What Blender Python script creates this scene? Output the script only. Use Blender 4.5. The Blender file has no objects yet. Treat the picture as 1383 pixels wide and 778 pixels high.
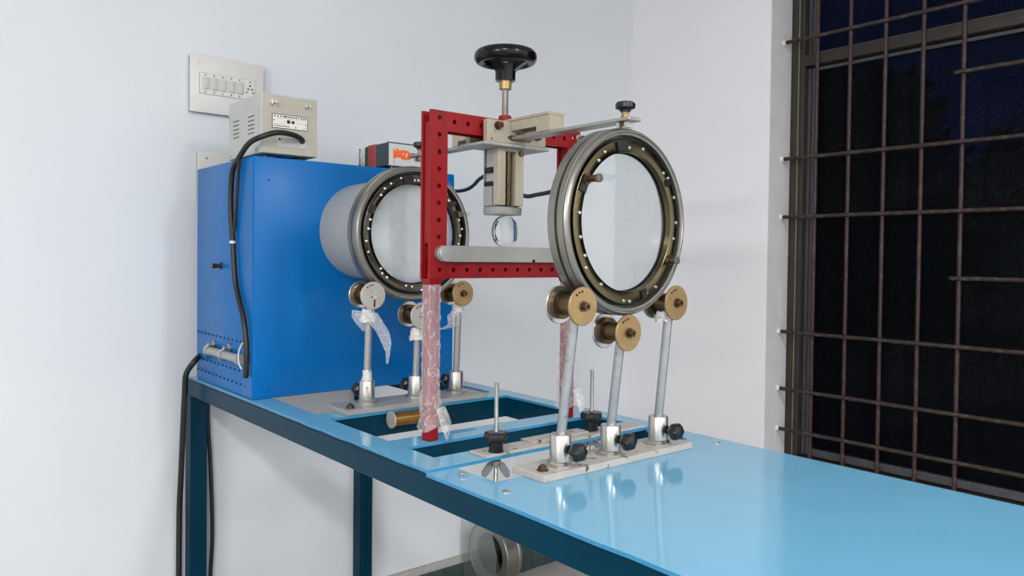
import bpy, bmesh, math, random
from mathutils import Vector, Matrix

random.seed(7)
sc = bpy.context.scene
COL = sc.collection
PI = math.pi

# ------------------------------------------------------------------ camera, sky, lights, exposure
cam_d = bpy.data.cameras.new('camera')
cam = bpy.data.objects.new('camera', cam_d)
COL.objects.link(cam)
YAW, PIT, ROL = 0.8783376, -0.0204601, 0.0117158
_f = Vector((-math.sin(YAW), math.cos(YAW), 0)); _r = Vector((math.cos(YAW), math.sin(YAW), 0)); _u = Vector((0, 0, 1))
_f2 = _f * math.cos(PIT) + _u * math.sin(PIT); _u2 = _u * math.cos(PIT) - _f * math.sin(PIT)
_r2 = _r * math.cos(ROL) + _u2 * math.sin(ROL); _u3 = _u2 * math.cos(ROL) - _r * math.sin(ROL)
M = Matrix.Identity(4)
for i in range(3):
    M[i][0], M[i][1], M[i][2] = _r2[i], _u3[i], -_f2[i]
M[0][3], M[1][3], M[2][3] = 0, 0, 1.344
cam.matrix_world = M
cam_d.sensor_width = 36.0
cam_d.lens = 1045.96 / 1383 * 36.0
cam_d.shift_y = -19.07 / 1383
cam_d.clip_start = 0.02
sc.camera = cam

wd = bpy.data.worlds.new('night_sky'); sc.world = wd; wd.use_nodes = True
wd.node_tree.nodes['Background'].inputs[0].default_value = (0.0022, 0.0062, 0.032, 1)
wd.node_tree.nodes['Background'].inputs[1].default_value = 1.0


def area(name, loc, target, sx, sy, power, col=(1, 1, 1)):
    d = bpy.data.lights.new(name, 'AREA'); d.shape = 'RECTANGLE'; d.size = sx; d.size_y = sy
    d.energy = power; d.color = col
    o = bpy.data.objects.new(name, d); COL.objects.link(o); o.location = loc
    o.rotation_euler = (Vector(target) - Vector(loc)).to_track_quat('-Z', 'Y').to_euler()
    return o


area('tube_lamp_rear_wall', (0.6, -3.65, 2.35), (0.2, 1.2, 1.3), 1.2, 0.12, 62, (1.0, 0.99, 0.965))
area('panel_lamp_ceiling', (1.4, -1.3, 2.95), (1.4, -1.3, 0.0), 1.2, 0.3, 104, (0.98, 0.99, 0.99))
area('fill_light_ceiling_right', (2.2, 1.2, 2.95), (2.2, 1.2, 0.0), 1.2, 0.3, 90, (0.98, 0.99, 0.99))  # unseen fill light, added to brighten the +x faces and posts

sc.view_settings.view_transform = 'Standard'
sc.view_settings.look = 'None'
sc.view_settings.gamma = 1
sc.view_settings.use_curve_mapping = False
sc.view_settings.exposure = 0.06


# ------------------------------------------------------------------ materials
def lin(c):
    return tuple(((v / 255) / 12.92 if v / 255 <= 0.04045 else ((v / 255 + 0.055) / 1.055) ** 2.4) for v in c)


def mat(name, rgb, rough=0.5, metal=0.0, var=0.0, scale=20.0, bump=0.0, bscale=80.0, rvar=0.0, dirt=None, dirt_amt=0.0,
        dscale=30.0, stretch=None, coat=0.0, spec=0.5, srgb=True):
    m = bpy.data.materials.new(name); m.use_nodes = True
    nt = m.node_tree; n = nt.nodes; l = nt.links
    b = n['Principled BSDF']
    c = lin(rgb) if srgb else rgb
    b.inputs['Base Color'].default_value = (*c, 1)
    b.inputs['Roughness'].default_value = rough
    b.inputs['Metallic'].default_value = metal
    b.inputs['Specular IOR Level'].default_value = spec
    b.inputs['Coat Weight'].default_value = coat
    b.inputs['Coat Roughness'].default_value = 0.08
    tc = n.new('ShaderNodeTexCoord')
    src = tc.outputs['Object']
    if stretch:
        mp = n.new('ShaderNodeMapping'); mp.inputs['Scale'].default_value = stretch
        l.new(src, mp.inputs[0]); src = mp.outputs[0]
    col_out = None
    if var > 0 or rvar > 0:
        t = n.new('ShaderNodeTexNoise'); t.inputs['Scale'].default_value = scale; t.inputs['Detail'].default_value = 6
        l.new(src, t.inputs['Vector'])
        if var > 0:
            mr = n.new('ShaderNodeMapRange'); mr.inputs[3].default_value = 1 - var; mr.inputs[4].default_value = 1 + var
            mr.inputs[1].default_value = 0.3; mr.inputs[2].default_value = 0.7
            l.new(t.outputs[0], mr.inputs[0])
            vm = n.new('ShaderNodeVectorMath'); vm.operation = 'SCALE'; vm.inputs[0].default_value = c
            l.new(mr.outputs[0], vm.inputs['Scale']); col_out = vm.outputs[0]
        if rvar > 0:
            mr2 = n.new('ShaderNodeMapRange'); mr2.inputs[3].default_value = max(0.02, rough - rvar); mr2.inputs[4].default_value = rough + rvar
            mr2.inputs[1].default_value = 0.3; mr2.inputs[2].default_value = 0.7
            l.new(t.outputs[0], mr2.inputs[0]); l.new(mr2.outputs[0], b.inputs['Roughness'])
    if dirt is not None:
        t2 = n.new('ShaderNodeTexNoise'); t2.inputs['Scale'].default_value = dscale; t2.inputs['Detail'].default_value = 8
        l.new(tc.outputs['Object'], t2.inputs['Vector'])
        rp = n.new('ShaderNodeMapRange'); rp.inputs[1].default_value = 0.62 - 0.25 * dirt_amt; rp.inputs[2].default_value = 0.68 - 0.22 * dirt_amt
        l.new(t2.outputs[0], rp.inputs[0])
        mx = n.new('ShaderNodeMix'); mx.data_type = 'RGBA'
        mx.inputs[6].default_value = (*c, 1); mx.inputs[7].default_value = (*lin(dirt), 1)
        if col_out: l.new(col_out, mx.inputs[6])
        l.new(rp.outputs[0], mx.inputs[0]); col_out = mx.outputs[2]
    if col_out: l.new(col_out, b.inputs['Base Color'])
    if bump > 0:
        t3 = n.new('ShaderNodeTexNoise'); t3.inputs['Scale'].default_value = bscale; t3.inputs['Detail'].default_value = 5
        l.new(src, t3.inputs['Vector'])
        bp = n.new('ShaderNodeBump'); bp.inputs['Strength'].default_value = bump; bp.inputs['Distance'].default_value = 0.002
        l.new(t3.outputs[0], bp.inputs['Height']); l.new(bp.outputs[0], b.inputs['Normal'])
    return m


def glass_mat(name, tint, refl=1.0, rough=0.02, transp=1.0, haze=0.0):
    """clear sheet: tinted see-through plus Fresnel reflection, with a little surface haze"""
    m = bpy.data.materials.new(name); m.use_nodes = True
    nt = m.node_tree; n = nt.nodes; l = nt.links; n.clear()
    out = n.new('ShaderNodeOutputMaterial')
    tr = n.new('ShaderNodeBsdfTransparent'); tr.inputs[0].default_value = (*tint, 1)
    gl = n.new('ShaderNodeBsdfGlossy'); gl.inputs['Roughness'].default_value = rough; gl.inputs[0].default_value = (refl, refl, refl, 1)
    fr = n.new('ShaderNodeFresnel')
    ge = n.new('ShaderNodeNewGeometry'); io = n.new('ShaderNodeMapRange')      # same index seen from either side of the sheet
    io.inputs[3].default_value = 1.5; io.inputs[4].default_value = 1 / 1.5
    l.new(ge.outputs['Backfacing'], io.inputs[0]); l.new(io.outputs[0], fr.inputs[0])
    mx = n.new('ShaderNodeMixShader'); l.new(fr.outputs[0], mx.inputs[0]); l.new(tr.outputs[0], mx.inputs[1]); l.new(gl.outputs[0], mx.inputs[2])
    last = mx
    if haze > 0:
        df = n.new('ShaderNodeBsdfDiffuse'); df.inputs[0].default_value = (0.75, 0.78, 0.78, 1)
        nz = n.new('ShaderNodeTexNoise'); nz.inputs['Scale'].default_value = 14; nz.inputs['Detail'].default_value = 6
        tc = n.new('ShaderNodeTexCoord'); l.new(tc.outputs['Object'], nz.inputs['Vector'])
        mr = n.new('ShaderNodeMapRange'); mr.inputs[1].default_value = 0.35; mr.inputs[2].default_value = 0.75
        mr.inputs[3].default_value = haze * 0.85; mr.inputs[4].default_value = haze * 1.15; l.new(nz.outputs[0], mr.inputs[0])
        m2 = n.new('ShaderNodeMixShader'); l.new(mr.outputs[0], m2.inputs[0]); l.new(mx.outputs[0], m2.inputs[1]); l.new(df.outputs[0], m2.inputs[2]); last = m2
    l.new(last.outputs[0], out.inputs[0])
    return m


def solid_glass(name, ior):
    m = bpy.data.materials.new(name); m.use_nodes = True
    b = m.node_tree.nodes['Principled BSDF']
    b.inputs['Transmission Weight'].default_value = 1.0; b.inputs['IOR'].default_value = ior
    b.inputs['Roughness'].default_value = 0.01; b.inputs['Base Color'].default_value = (0.97, 0.98, 0.98, 1)
    return m


def film_mat(name, a0, a1, col=(0.9, 0.9, 0.9), scale=(60, 60, 25), rot=0.6):
    """wrinkled cling film: see-through with milky creases"""
    m = bpy.data.materials.new(name); m.use_nodes = True
    nt = m.node_tree; n = nt.nodes; l = nt.links; n.clear()
    out = n.new('ShaderNodeOutputMaterial')
    tr = n.new('ShaderNodeBsdfTransparent'); tr.inputs[0].default_value = (0.98, 0.98, 0.98, 1)
    pb = n.new('ShaderNodeBsdfPrincipled'); pb.inputs['Base Color'].default_value = (*col, 1); pb.inputs['Roughness'].default_value = 0.18
    tc = n.new('ShaderNodeTexCoord'); mp = n.new('ShaderNodeMapping'); mp.inputs['Scale'].default_value = scale; mp.inputs['Rotation'].default_value = (rot, rot, 0.3)
    l.new(tc.outputs['Object'], mp.inputs[0])
    nz = n.new('ShaderNodeTexNoise'); nz.inputs['Scale'].default_value = 1.0; nz.inputs['Detail'].default_value = 5; nz.inputs['Distortion'].default_value = 1.2
    l.new(mp.outputs[0], nz.inputs['Vector'])
    ab = n.new('ShaderNodeMath'); ab.operation = 'SUBTRACT'; ab.inputs[1].default_value = 0.5; l.new(nz.outputs[0], ab.inputs[0])
    a2 = n.new('ShaderNodeMath'); a2.operation = 'ABSOLUTE'; l.new(ab.outputs[0], a2.inputs[0])
    mr = n.new('ShaderNodeMapRange'); mr.inputs[1].default_value = 0.0; mr.inputs[2].default_value = 0.022
    mr.inputs[3].default_value = a1; mr.inputs[4].default_value = a0; l.new(a2.outputs[0], mr.inputs[0])
    bp = n.new('ShaderNodeBump'); bp.inputs['Strength'].default_value = 0.8; bp.inputs['Distance'].default_value = 0.004
    l.new(nz.outputs[0], bp.inputs['Height']); l.new(bp.outputs[0], pb.inputs['Normal'])
    mx = n.new('ShaderNodeMixShader'); l.new(mr.outputs[0], mx.inputs[0]); l.new(tr.outputs[0], mx.inputs[1]); l.new(pb.outputs[0], mx.inputs[2])
    l.new(mx.outputs[0], out.inputs[0])
    return m


def mesh_screen_mat():
    """fly screen: fine dark wires 2 mm apart, open between"""
    m = bpy.data.materials.new('fly_screen'); m.use_nodes = True
    nt = m.node_tree; n = nt.nodes; l = nt.links; n.clear()
    out = n.new('ShaderNodeOutputMaterial')
    tr = n.new('ShaderNodeBsdfTransparent'); df = n.new('ShaderNodeBsdfDiffuse'); df.inputs[0].default_value = (0.006, 0.007, 0.009, 1)
    tc = n.new('ShaderNodeTexCoord'); sp = n.new('ShaderNodeSeparateXYZ'); l.new(tc.outputs['Object'], sp.inputs[0])
    outs = []
    for k in (0, 2):
        mu = n.new('ShaderNodeMath'); mu.operation = 'MULTIPLY'; mu.inputs[1].default_value = 1 / 0.004; l.new(sp.outputs[k], mu.inputs[0])
        fc = n.new('ShaderNodeMath'); fc.operation = 'FRACT'; l.new(mu.outputs[0], fc.inputs[0])
        lt = n.new('ShaderNodeMath'); lt.operation = 'LESS_THAN'; lt.inputs[1].default_value = 0.3; l.new(fc.outputs[0], lt.inputs[0]); outs.append(lt)
    mxv = n.new('ShaderNodeMath'); mxv.operation = 'MAXIMUM'; l.new(outs[0].outputs[0], mxv.inputs[0]); l.new(outs[1].outputs[0], mxv.inputs[1])
    mx = n.new('ShaderNodeMixShader'); l.new(mxv.outputs[0], mx.inputs[0]); l.new(tr.outputs[0], mx.inputs[1]); l.new(df.outputs[0], mx.inputs[2])
    l.new(mx.outputs[0], out.inputs[0])
    return m


MT = dict(
    wall_l=mat('wall_paint_bluish', (216, 221, 225), 0.75, var=0.015, scale=3, bump=0.35, bscale=45),
    wall_r=mat('wall_paint_white', (236, 235, 238), 0.7, var=0.012, scale=3, bump=0.2, bscale=45),
    plaster=mat('rough_grey_plaster', (205, 205, 207), 0.85, var=0.05, scale=14, bump=0.5, bscale=60),
    ceil=mat('ceiling_paint', (230, 230, 230), 0.8),
    floor=mat('floor_cement', (168, 163, 157), 0.45, var=0.06, scale=6),
    stone=mat('green_stone', (58, 74, 74), 0.35, var=0.2, scale=25, dirt=(92, 106, 104), dirt_amt=-0.05, dscale=60),
    cement=mat('cement_ledge', (172, 170, 166), 0.85, var=0.1, scale=40, bump=0.6, bscale=90),
    frame=mat('brown_window_paint', (50, 45, 38), 0.6, var=0.15, scale=25, dirt=(45, 40, 36), dirt_amt=0.1, dscale=18),
    frame_edge=mat('pale_wood_edge', (124, 118, 104), 0.6, var=0.15, scale=30),
    screen_al=mat('dull_screen_metal', (80, 80, 84), 0.5, metal=0.3, var=0.2, scale=60, dirt=(70, 68, 68), dirt_amt=0.2, dscale=150),
    rod=mat('rusty_brown_rod', (50, 38, 34), 0.55, metal=0.1, var=0.3, scale=40, dirt=(76, 68, 60), dirt_amt=0.3, dscale=60),
    rod_red=mat('red_oxide_rod', (50, 27, 26), 0.55, var=0.3, scale=30, dirt=(62, 52, 46), dirt_amt=0.2, dscale=45),
    bulbwhite=mat('white_plaster_spot', (215, 214, 212), 0.8),
    blue=mat('blue_sheet_metal', (0, 101, 172), 0.32, var=0.03, scale=5, spec=0.2, rvar=0.05),
    navy=mat('dark_blue_gloss_paint', (0, 50, 70), 0.30, var=0.08, scale=8, spec=0.09),
    sky=mat('light_blue_laminate', (112, 174, 206), 0.085, var=0.02, scale=9, spec=0.62, rvar=0.02),
    sky_edge=mat('light_blue_edge', (50, 134, 178), 0.3, var=0.1, scale=30),
    red=mat('red_enamel', (132, 6, 14), 0.42, spec=0.3, var=0.08, scale=18, dirt=(112, 12, 20), dirt_amt=0.05, dscale=20),
    dark=mat('hole_black', (10, 10, 11), 0.7),
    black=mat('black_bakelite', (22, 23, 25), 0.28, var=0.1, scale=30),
    blackgloss=mat('glossy_black_bakelite', (8, 8, 9), 0.2, spec=0.3),
    cable=mat('black_rubber', (24, 25, 26), 0.45, var=0.2, scale=60),
    alu=mat('satin_aluminium', (166, 166, 162), 0.38, metal=0.75, var=0.05, scale=18, dirt=(120, 116, 108), dirt_amt=-0.25, dscale=90),
    hoop=mat('brushed_ring_metal', (142, 140, 133), 0.38, metal=0.9, var=0.06, scale=25, rvar=0.06, dirt=(126, 120, 108), dirt_amt=-0.2, dscale=80),
    flange=mat('nickel_dark_reflect', (86, 82, 74), 0.22, metal=1.0, var=0.35, scale=9, rvar=0.08),  # polished nickel, dark reflections of the room put into its colour
    flange2=mat('nickel_dark_reflect_brassy', (100, 92, 70), 0.24, metal=1.0, var=0.35, scale=9, rvar=0.08),  # dark reflections in the colour here too, with a brassy tint
    steel=mat('worn_steel', (192, 190, 184), 0.3, metal=0.9, var=0.08, scale=40, dirt=(150, 128, 100), dirt_amt=-0.1, dscale=90),
    screwm=mat('bright_screw', (225, 222, 215), 0.22, metal=0.95),
    brass=mat('dull_brass', (160, 134, 92), 0.40, metal=0.65, var=0.12, scale=30, dirt=(130, 106, 70), dirt_amt=-0.25, dscale=90),
    bronze=mat('dark_bronze', (100, 82, 58), 0.32, metal=0.85, var=0.2, scale=30),
    oldbrass=mat('tarnished_brass', (150, 116, 66), 0.3, metal=0.95, var=0.25, scale=25),
    whiteflange=mat('whitish_metal_disc', (186, 182, 174), 0.4, metal=0.35, var=0.06, scale=30),
    cream=mat('cream_paint', (164, 155, 137), 0.45, var=0.06, scale=40, dirt=(120, 104, 84), dirt_amt=-0.25, dscale=70),
    greyp=mat('grey_paint', (156, 157, 156), 0.42, var=0.06, scale=30, dirt=(90, 88, 84), dirt_amt=-0.2, dscale=80),
    chipgrey=mat('chipped_grey_paint', (178, 173, 166), 0.5, var=0.07, scale=30, dirt=(78, 68, 60), dirt_amt=0.0, dscale=55),
    post=mat('taped_post', (168, 169, 168), 0.32, metal=0.6, var=0.08, scale=60, dirt=(150, 142, 132), dirt_amt=-0.05, dscale=90),
    drum=mat('grey_drum_paint', (162, 164, 161), 0.4, metal=0.0, var=0.03, scale=6),
    plastic=mat('white_switch_plastic', (214, 213, 209), 0.35),
    plastic2=mat('grey_switch_plastic', (196, 194, 190), 0.35),
    beige=mat('beige_sheet_metal', (176, 171, 158), 0.48, var=0.03, scale=12),
    beige2=mat('pale_grey_sheet_metal', (184, 185, 182), 0.48, var=0.03, scale=12),
    label=mat('label_white', (226, 224, 214), 0.5),
    ink=mat('label_ink', (28, 28, 28), 0.6),
    greyink=mat('grey_ink', (140, 136, 128), 0.6),
    teal=mat('dark_slate_enamel', (52, 68, 74), 0.45, var=0.06, scale=20),
    green=mat('dark_green_enamel', (36, 66, 60), 0.5),
    redp=mat('red_panel', (176, 48, 44), 0.45),
    faceg=mat('pale_grey_panel', (198, 201, 200), 0.4),
    orange=mat('orange_print', (236, 104, 20), 0.5),
    paper=mat('white_paper', (224, 224, 220), 0.7),
    diffuser=mat('pale_diffuser', (232, 238, 242), 0.35),
    tag=mat('torn_white_plastic', (214, 212, 208), 0.4),
    wing=mat('zinc_wing', (128, 133, 138), 0.4, metal=0.5, var=0.08, scale=40),
    bark=mat('tree_bark', (60, 50, 40), 0.9, bump=0.6),
    leaf=mat('tree_leaf', (44, 66, 34), 0.6, var=0.3, scale=5),
    ground=mat('night_ground', (50, 46, 40), 0.9),
    glass=glass_mat('polariser_glass', (0.935, 0.955, 0.955), 1.0, 0.015, haze=0.05),
    glass1=glass_mat('polariser_glass_milky', (0.96, 0.972, 0.977), 1.0, 0.02, haze=0.34),
    disc=solid_glass('acrylic_disc', 1.49),
    clear=glass_mat('clear_plastic', (0.90, 0.92, 0.92), 1.0, 0.03, haze=0.06),
    pane=glass_mat('window_pane', (0.82, 0.85, 0.88), 0.2, 0.02),
    film=film_mat('cling_film', 0.25, 0.62, (0.84, 0.78, 0.80), (55, 55, 22), 0.7),
    film2=film_mat('milky_film', 0.40, 0.75, (0.85, 0.86, 0.87), (40, 40, 40)),
    screen=mesh_screen_mat(),
)

# ------------------------------------------------------------------ geometry helpers
WL = {}


class B:
    """collects shapes (world or local coordinates) and links them as one mesh object"""

    def __init__(s):
        s.bm = bmesh.new(); s.mi = 0

    def _new(s, verts, faces):
        vs = [s.bm.verts.new(v) for v in verts]
        fs = []
        for f in faces:
            try:
                fc = s.bm.faces.new([vs[i] for i in f]); fc.material_index = s.mi; fs.append(fc)
            except ValueError:
                pass
        return vs, fs

    def m(s, i):
        s.mi = i; return s

    def box(s, x0, x1, y0, y1, z0, z1, bev=0.0, seg=2):
        vs, fs = s._new([(x, y, z) for x in (x0, x1) for y in (y0, y1) for z in (z0, z1)],
                        [(0, 1, 3, 2), (4, 6, 7, 5), (0, 4, 5, 1), (2, 3, 7, 6), (0, 2, 6, 4), (1, 5, 7, 3)])
        if bev > 0:
            es = list({e for f in fs for e in f.edges})
            r = bmesh.ops.bevel(s.bm, geom=es, offset=bev, segments=seg, affect='EDGES', profile=0.5)
            for f in r['faces']: f.material_index = s.mi
        return s

    def lathe(s, prof, o=(0, 0, 0), axis='X', n=48, closed=False, lobes=None):
        """prof: list of (a, r) along the axis; open ends with r>0 are capped unless closed (profile loops on itself)"""
        o = Vector(o)
        ax = {'X': (Vector((1, 0, 0)), Vector((0, 1, 0)), Vector((0, 0, 1))),
              'Y': (Vector((0, 1, 0)), Vector((0, 0, 1)), Vector((1, 0, 0))),
              'Z': (Vector((0, 0, 1)), Vector((1, 0, 0)), Vector((0, 1, 0)))}[axis] if isinstance(axis, str) else axis
        A, U, V = ax
        rings = []
        for a, r in prof:
            if r < 1e-6:
                rings.append([s.bm.verts.new(o + A * a)])
            else:
                rg = []
                for k in range(n):
                    t = 2 * PI * k / n; rr = r
                    if lobes: rr = r * (1 + lobes[1] * math.cos(lobes[0] * t))
                    rg.append(s.bm.verts.new(o + A * a + U * (rr * math.cos(t)) + V * (rr * math.sin(t))))
                rings.append(rg)
        pairs = list(zip(rings[:-1], rings[1:]))
        if closed: pairs.append((rings[-1], rings[0]))
        for p, q in pairs:
            if len(p) == 1 and len(q) == 1: continue
            for k in range(n):
                k2 = (k + 1) % n
                if len(p) == 1: vs = [p[0], q[k2], q[k]]
                elif len(q) == 1: vs = [p[k], p[k2], q[0]]
                else: vs = [p[k], p[k2], q[k2], q[k]]
                try:
                    f = s.bm.faces.new(vs); f.material_index = s.mi
                except ValueError: pass
        if not closed:
            for rg in (rings[0], rings[-1]):
                if len(rg) > 2:
                    f = s.bm.faces.new(rg); f.material_index = s.mi
        return s

    def rod(s, p0, p1, r, n=12, r1=None):
        p0, p1 = Vector(p0), Vector(p1); d = p1 - p0; L = d.length; A = d / L
        U = A.orthogonal().normalized(); V = A.cross(U)
        return s.lathe([(0, r), (L, r if r1 is None else r1)], p0, (A, U, V), n)

    def tube(s, pts, r, n=10, sub=6):
        P = [Vector(p) for p in pts]
        C = []
        for i in range(len(P) - 1):
            a, b, c, d = P[max(i - 1, 0)], P[i], P[i + 1], P[min(i + 2, len(P) - 1)]
            for k in range(sub):
                t = k / sub
                C.append(0.5 * ((2 * b) + (c - a) * t + (2 * a - 5 * b + 4 * c - d) * t * t + (3 * b - a - 3 * c + d) * t ** 3))
        C.append(P[-1])
        rings = []; U = None
        for i, c in enumerate(C):
            T = (C[min(i + 1, len(C) - 1)] - C[max(i - 1, 0)]).normalized()
            U = (T.orthogonal() if U is None else U - T * U.dot(T)).normalized(); V = T.cross(U)
            rr = r(i / (len(C) - 1)) if callable(r) else r
            rings.append([s.bm.verts.new(c + (U * math.cos(2 * PI * k / n) + V * math.sin(2 * PI * k / n)) * rr) for k in range(n)])
        for p, q in zip(rings[:-1], rings[1:]):
            for k in range(n):
                f = s.bm.faces.new([p[k], p[(k + 1) % n], q[(k + 1) % n], q[k]]); f.material_index = s.mi
        for rg in (rings[0], rings[-1]):
            f = s.bm.faces.new(rg); f.material_index = s.mi
        return s

    def prism(s, poly, fn, t0, t1):
        """extrude the 2-D outline poly from t0 to t1; fn(u, v, t) -> xyz"""
        n = len(poly)
        a = [s.bm.verts.new(fn(u, v, t0)) for u, v in poly]; b = [s.bm.verts.new(fn(u, v, t1)) for u, v in poly]
        for fvs in ([a[::-1], b] + [[a[i], a[(i + 1) % n], b[(i + 1) % n], b[i]] for i in range(n)]):
            f = s.bm.faces.new(fvs); f.material_index = s.mi
        return s

    def holed(s, u0, u1, v0, v1, holes, hr, fn, t0, t1, nh=8):
        """plate from u0..u1, v0..v1 and t0..t1 with one row of round holes at u in holes (v in the middle or given)"""
        us = [u0] + [(a + b) / 2 for a, b in zip(holes[:-1], holes[1:])] + [u1]
        vm = (v0 + v1) / 2
        for i, hu in enumerate(holes):
            a, b = us[i], us[i + 1]
            outer = [(b, vm), (b, v1), (hu, v1), (a, v1), (a, vm), (a, v0), (hu, v0), (b, v0)]
            hole = [(hu + hr * math.cos(k * PI / 4), vm + hr * math.sin(k * PI / 4)) for k in range(8)]
            V = {}
            for t in (t0, t1):
                V[t] = ([s.bm.verts.new(fn(u, v, t)) for u, v in outer], [s.bm.verts.new(fn(u, v, t)) for u, v in hole])
            for k in range(8):
                k2 = (k + 1) % 8
                for q in ([V[t1][0][k], V[t1][0][k2], V[t1][1][k2], V[t1][1][k]], [V[t0][0][k2], V[t0][0][k], V[t0][1][k], V[t0][1][k2]],
                          [V[t1][1][k], V[t1][1][k2], V[t0][1][k2], V[t0][1][k]]):
                    f = s.bm.faces.new(q); f.material_index = s.mi
            sides = [(1, 2), (2, 3), (5, 6), (6, 7)] + ([(3, 4), (4, 5)] if i == 0 else []) + ([(7, 0), (0, 1)] if i == len(holes) - 1 else [])
            for k, k2 in sides:
                f = s.bm.faces.new([V[t0][0][k], V[t0][0][k2], V[t1][0][k2], V[t1][0][k]]); f.material_index = s.mi
        return s

    def sheet(s, xs, ys, fill, z0, z1, jit=None):
        """flat sheet over the grid xs x ys with cells left out where fill says 0"""
        nx, ny = len(xs), len(ys); G = {}

        def v(i, j, top):
            if (i, j, top) not in G:
                x, y = xs[i], ys[j]
                if jit: x, y = jit(i, j, x, y)
                G[(i, j, top)] = s.bm.verts.new((x, y, z1 if top else z0))
            return G[(i, j, top)]
        f_ = lambda i, j: 0 <= i < nx - 1 and 0 <= j < ny - 1 and fill(i, j)
        for i in range(nx - 1):
            for j in range(ny - 1):
                if not f_(i, j): continue
                s.mi = 0
                for q in ([v(i, j, 1), v(i + 1, j, 1), v(i + 1, j + 1, 1), v(i, j + 1, 1)], [v(i, j + 1, 0), v(i + 1, j + 1, 0), v(i + 1, j, 0), v(i, j, 0)]):
                    s.bm.faces.new(q).material_index = 0
                for di, dj, a, b in ((-1, 0, (i, j + 1), (i, j)), (1, 0, (i + 1, j), (i + 1, j + 1)), (0, -1, (i, j), (i + 1, j)), (0, 1, (i + 1, j + 1), (i, j + 1))):
                    if not f_(i + di, j + dj):
                        s.bm.faces.new([v(*a, 0), v(*b, 0), v(*b, 1), v(*a, 1)]).material_index = 1
        return s

    def build(s, name, mats, parent=None, loc=None, local=False, smooth=35, kind=None, label=None):
        bm = s.bm
        bmesh.ops.recalc_face_normals(bm, faces=bm.faces)
        if parent is not None:
            o0 = Vector((0, 0, 0)) if local else WL[parent.name]
        elif loc is not None:
            o0 = Vector(loc)
        else:
            xs = [v.co for v in bm.verts]
            o0 = Vector(((min(c.x for c in xs) + max(c.x for c in xs)) / 2, (min(c.y for c in xs) + max(c.y for c in xs)) / 2, min(c.z for c in xs)))
        for v in bm.verts: v.co -= o0
        me = bpy.data.meshes.new(name); bm.to_mesh(me); bm.free()
        for mm in (mats if isinstance(mats, (list, tuple)) else [mats]): me.materials.append(mm if not isinstance(mm, str) else MT[mm])
        if smooth:
            me.shade_smooth(); me.set_sharp_from_angle(angle=math.radians(smooth))
        ob = bpy.data.objects.new(name, me); COL.objects.link(ob)
        if parent is not None: ob.parent = parent
        else: ob.location = o0
        WL[ob.name] = o0.copy()
        if kind: ob['kind'] = kind
        if label: ob['label'] = label
        return ob


def tag(o, label, cat, group=None):
    o['label'] = label; o['category'] = cat
    if group: o['group'] = group
    return o


def thing(name, label, cat, loc, rz=0.0, group=None):
    o = bpy.data.objects.new(name, None); COL.objects.link(o)
    o.location = loc; o.rotation_euler = (0, 0, rz); o.empty_display_size = 0.05
    WL[o.name] = Vector(loc)
    return tag(o, label, cat, group)


def dup(o, delta=(0, 0, 0), rot=None, parent=None):
    c = o.copy(); COL.objects.link(c)
    if parent is not None: c.parent = parent
    c.location = Vector(o.location) + Vector(delta)
    if rot: c.rotation_euler = rot
    WL[c.name] = WL[o.name] + Vector(delta)
    return c


def struct(o):
    o['kind'] = 'structure'; return o


YZX = lambda u, v, t: (t, u, v)      # outline in (y, z), thickness along x
ZYX = lambda u, v, t: (t, v, u)      # outline in (z, y), thickness along x
XZY = lambda u, v, t: (u, t, v)      # outline in (x, z), thickness along y

# ------------------------------------------------------------------ room shell
XL, YW, ZC = -2.508, 2.814, 3.0
XR, YR = 3.2, -3.8
WX0, WX1, WZ0, WZ1 = -1.768, 0.35, 0.47, 2.75     # window opening
YF = 2.966                                        # inner face of the window frame
struct(B().box(XL - 0.15, XL, YR - 0.15, YW + 0.3, 0, ZC).build('wall_left', 'wall_l', smooth=0))
struct(B().box(XR, XR + 0.15, YR - 0.15, YW + 0.3, 0, ZC).build('wall_right', 'wall_r', smooth=0))
struct(B().box(XL, XR, YR - 0.15, YR, 0, ZC).build('wall_rear', 'wall_r', smooth=0))
b = B()
b.box(XL, WX0, YW, YW + 0.3, 0, ZC); b.box(WX1, XR, YW, YW + 0.3, 0, ZC)
b.box(WX0, WX1, YW, YW + 0.3, 0, WZ0); b.box(WX0, WX1, YW, YW + 0.3, WZ1, ZC)
wf = struct(b.build('wall_front', 'wall_r', smooth=0))
# rough plaster on the window reveals
rb = B()
rb.box(WX0, WX0 + 0.004, YW + 0.002, YF, WZ0 + 0.004, WZ1 - 0.004); rb.box(WX1 - 0.004, WX1, YW + 0.002, YF, WZ0 + 0.004, WZ1 - 0.004)
rb.box(WX0, WX1, YW + 0.002, YF, WZ0, WZ0 + 0.004); rb.box(WX0, WX1, YW + 0.002, YF, WZ1 - 0.004, WZ1)
rb.build('reveal_plaster', 'plaster', wf, smooth=0)
struct(B().box(XL - 0.15, XR + 0.15, YR - 0.15, YW + 0.3, -0.1, 0).build('floor', 'floor', smooth=0))
struct(B().box(XL - 0.15, XR + 0.15, YR - 0.15, YW + 0.3, ZC, ZC + 0.1).build('ceiling', 'ceil', smooth=0))
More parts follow.
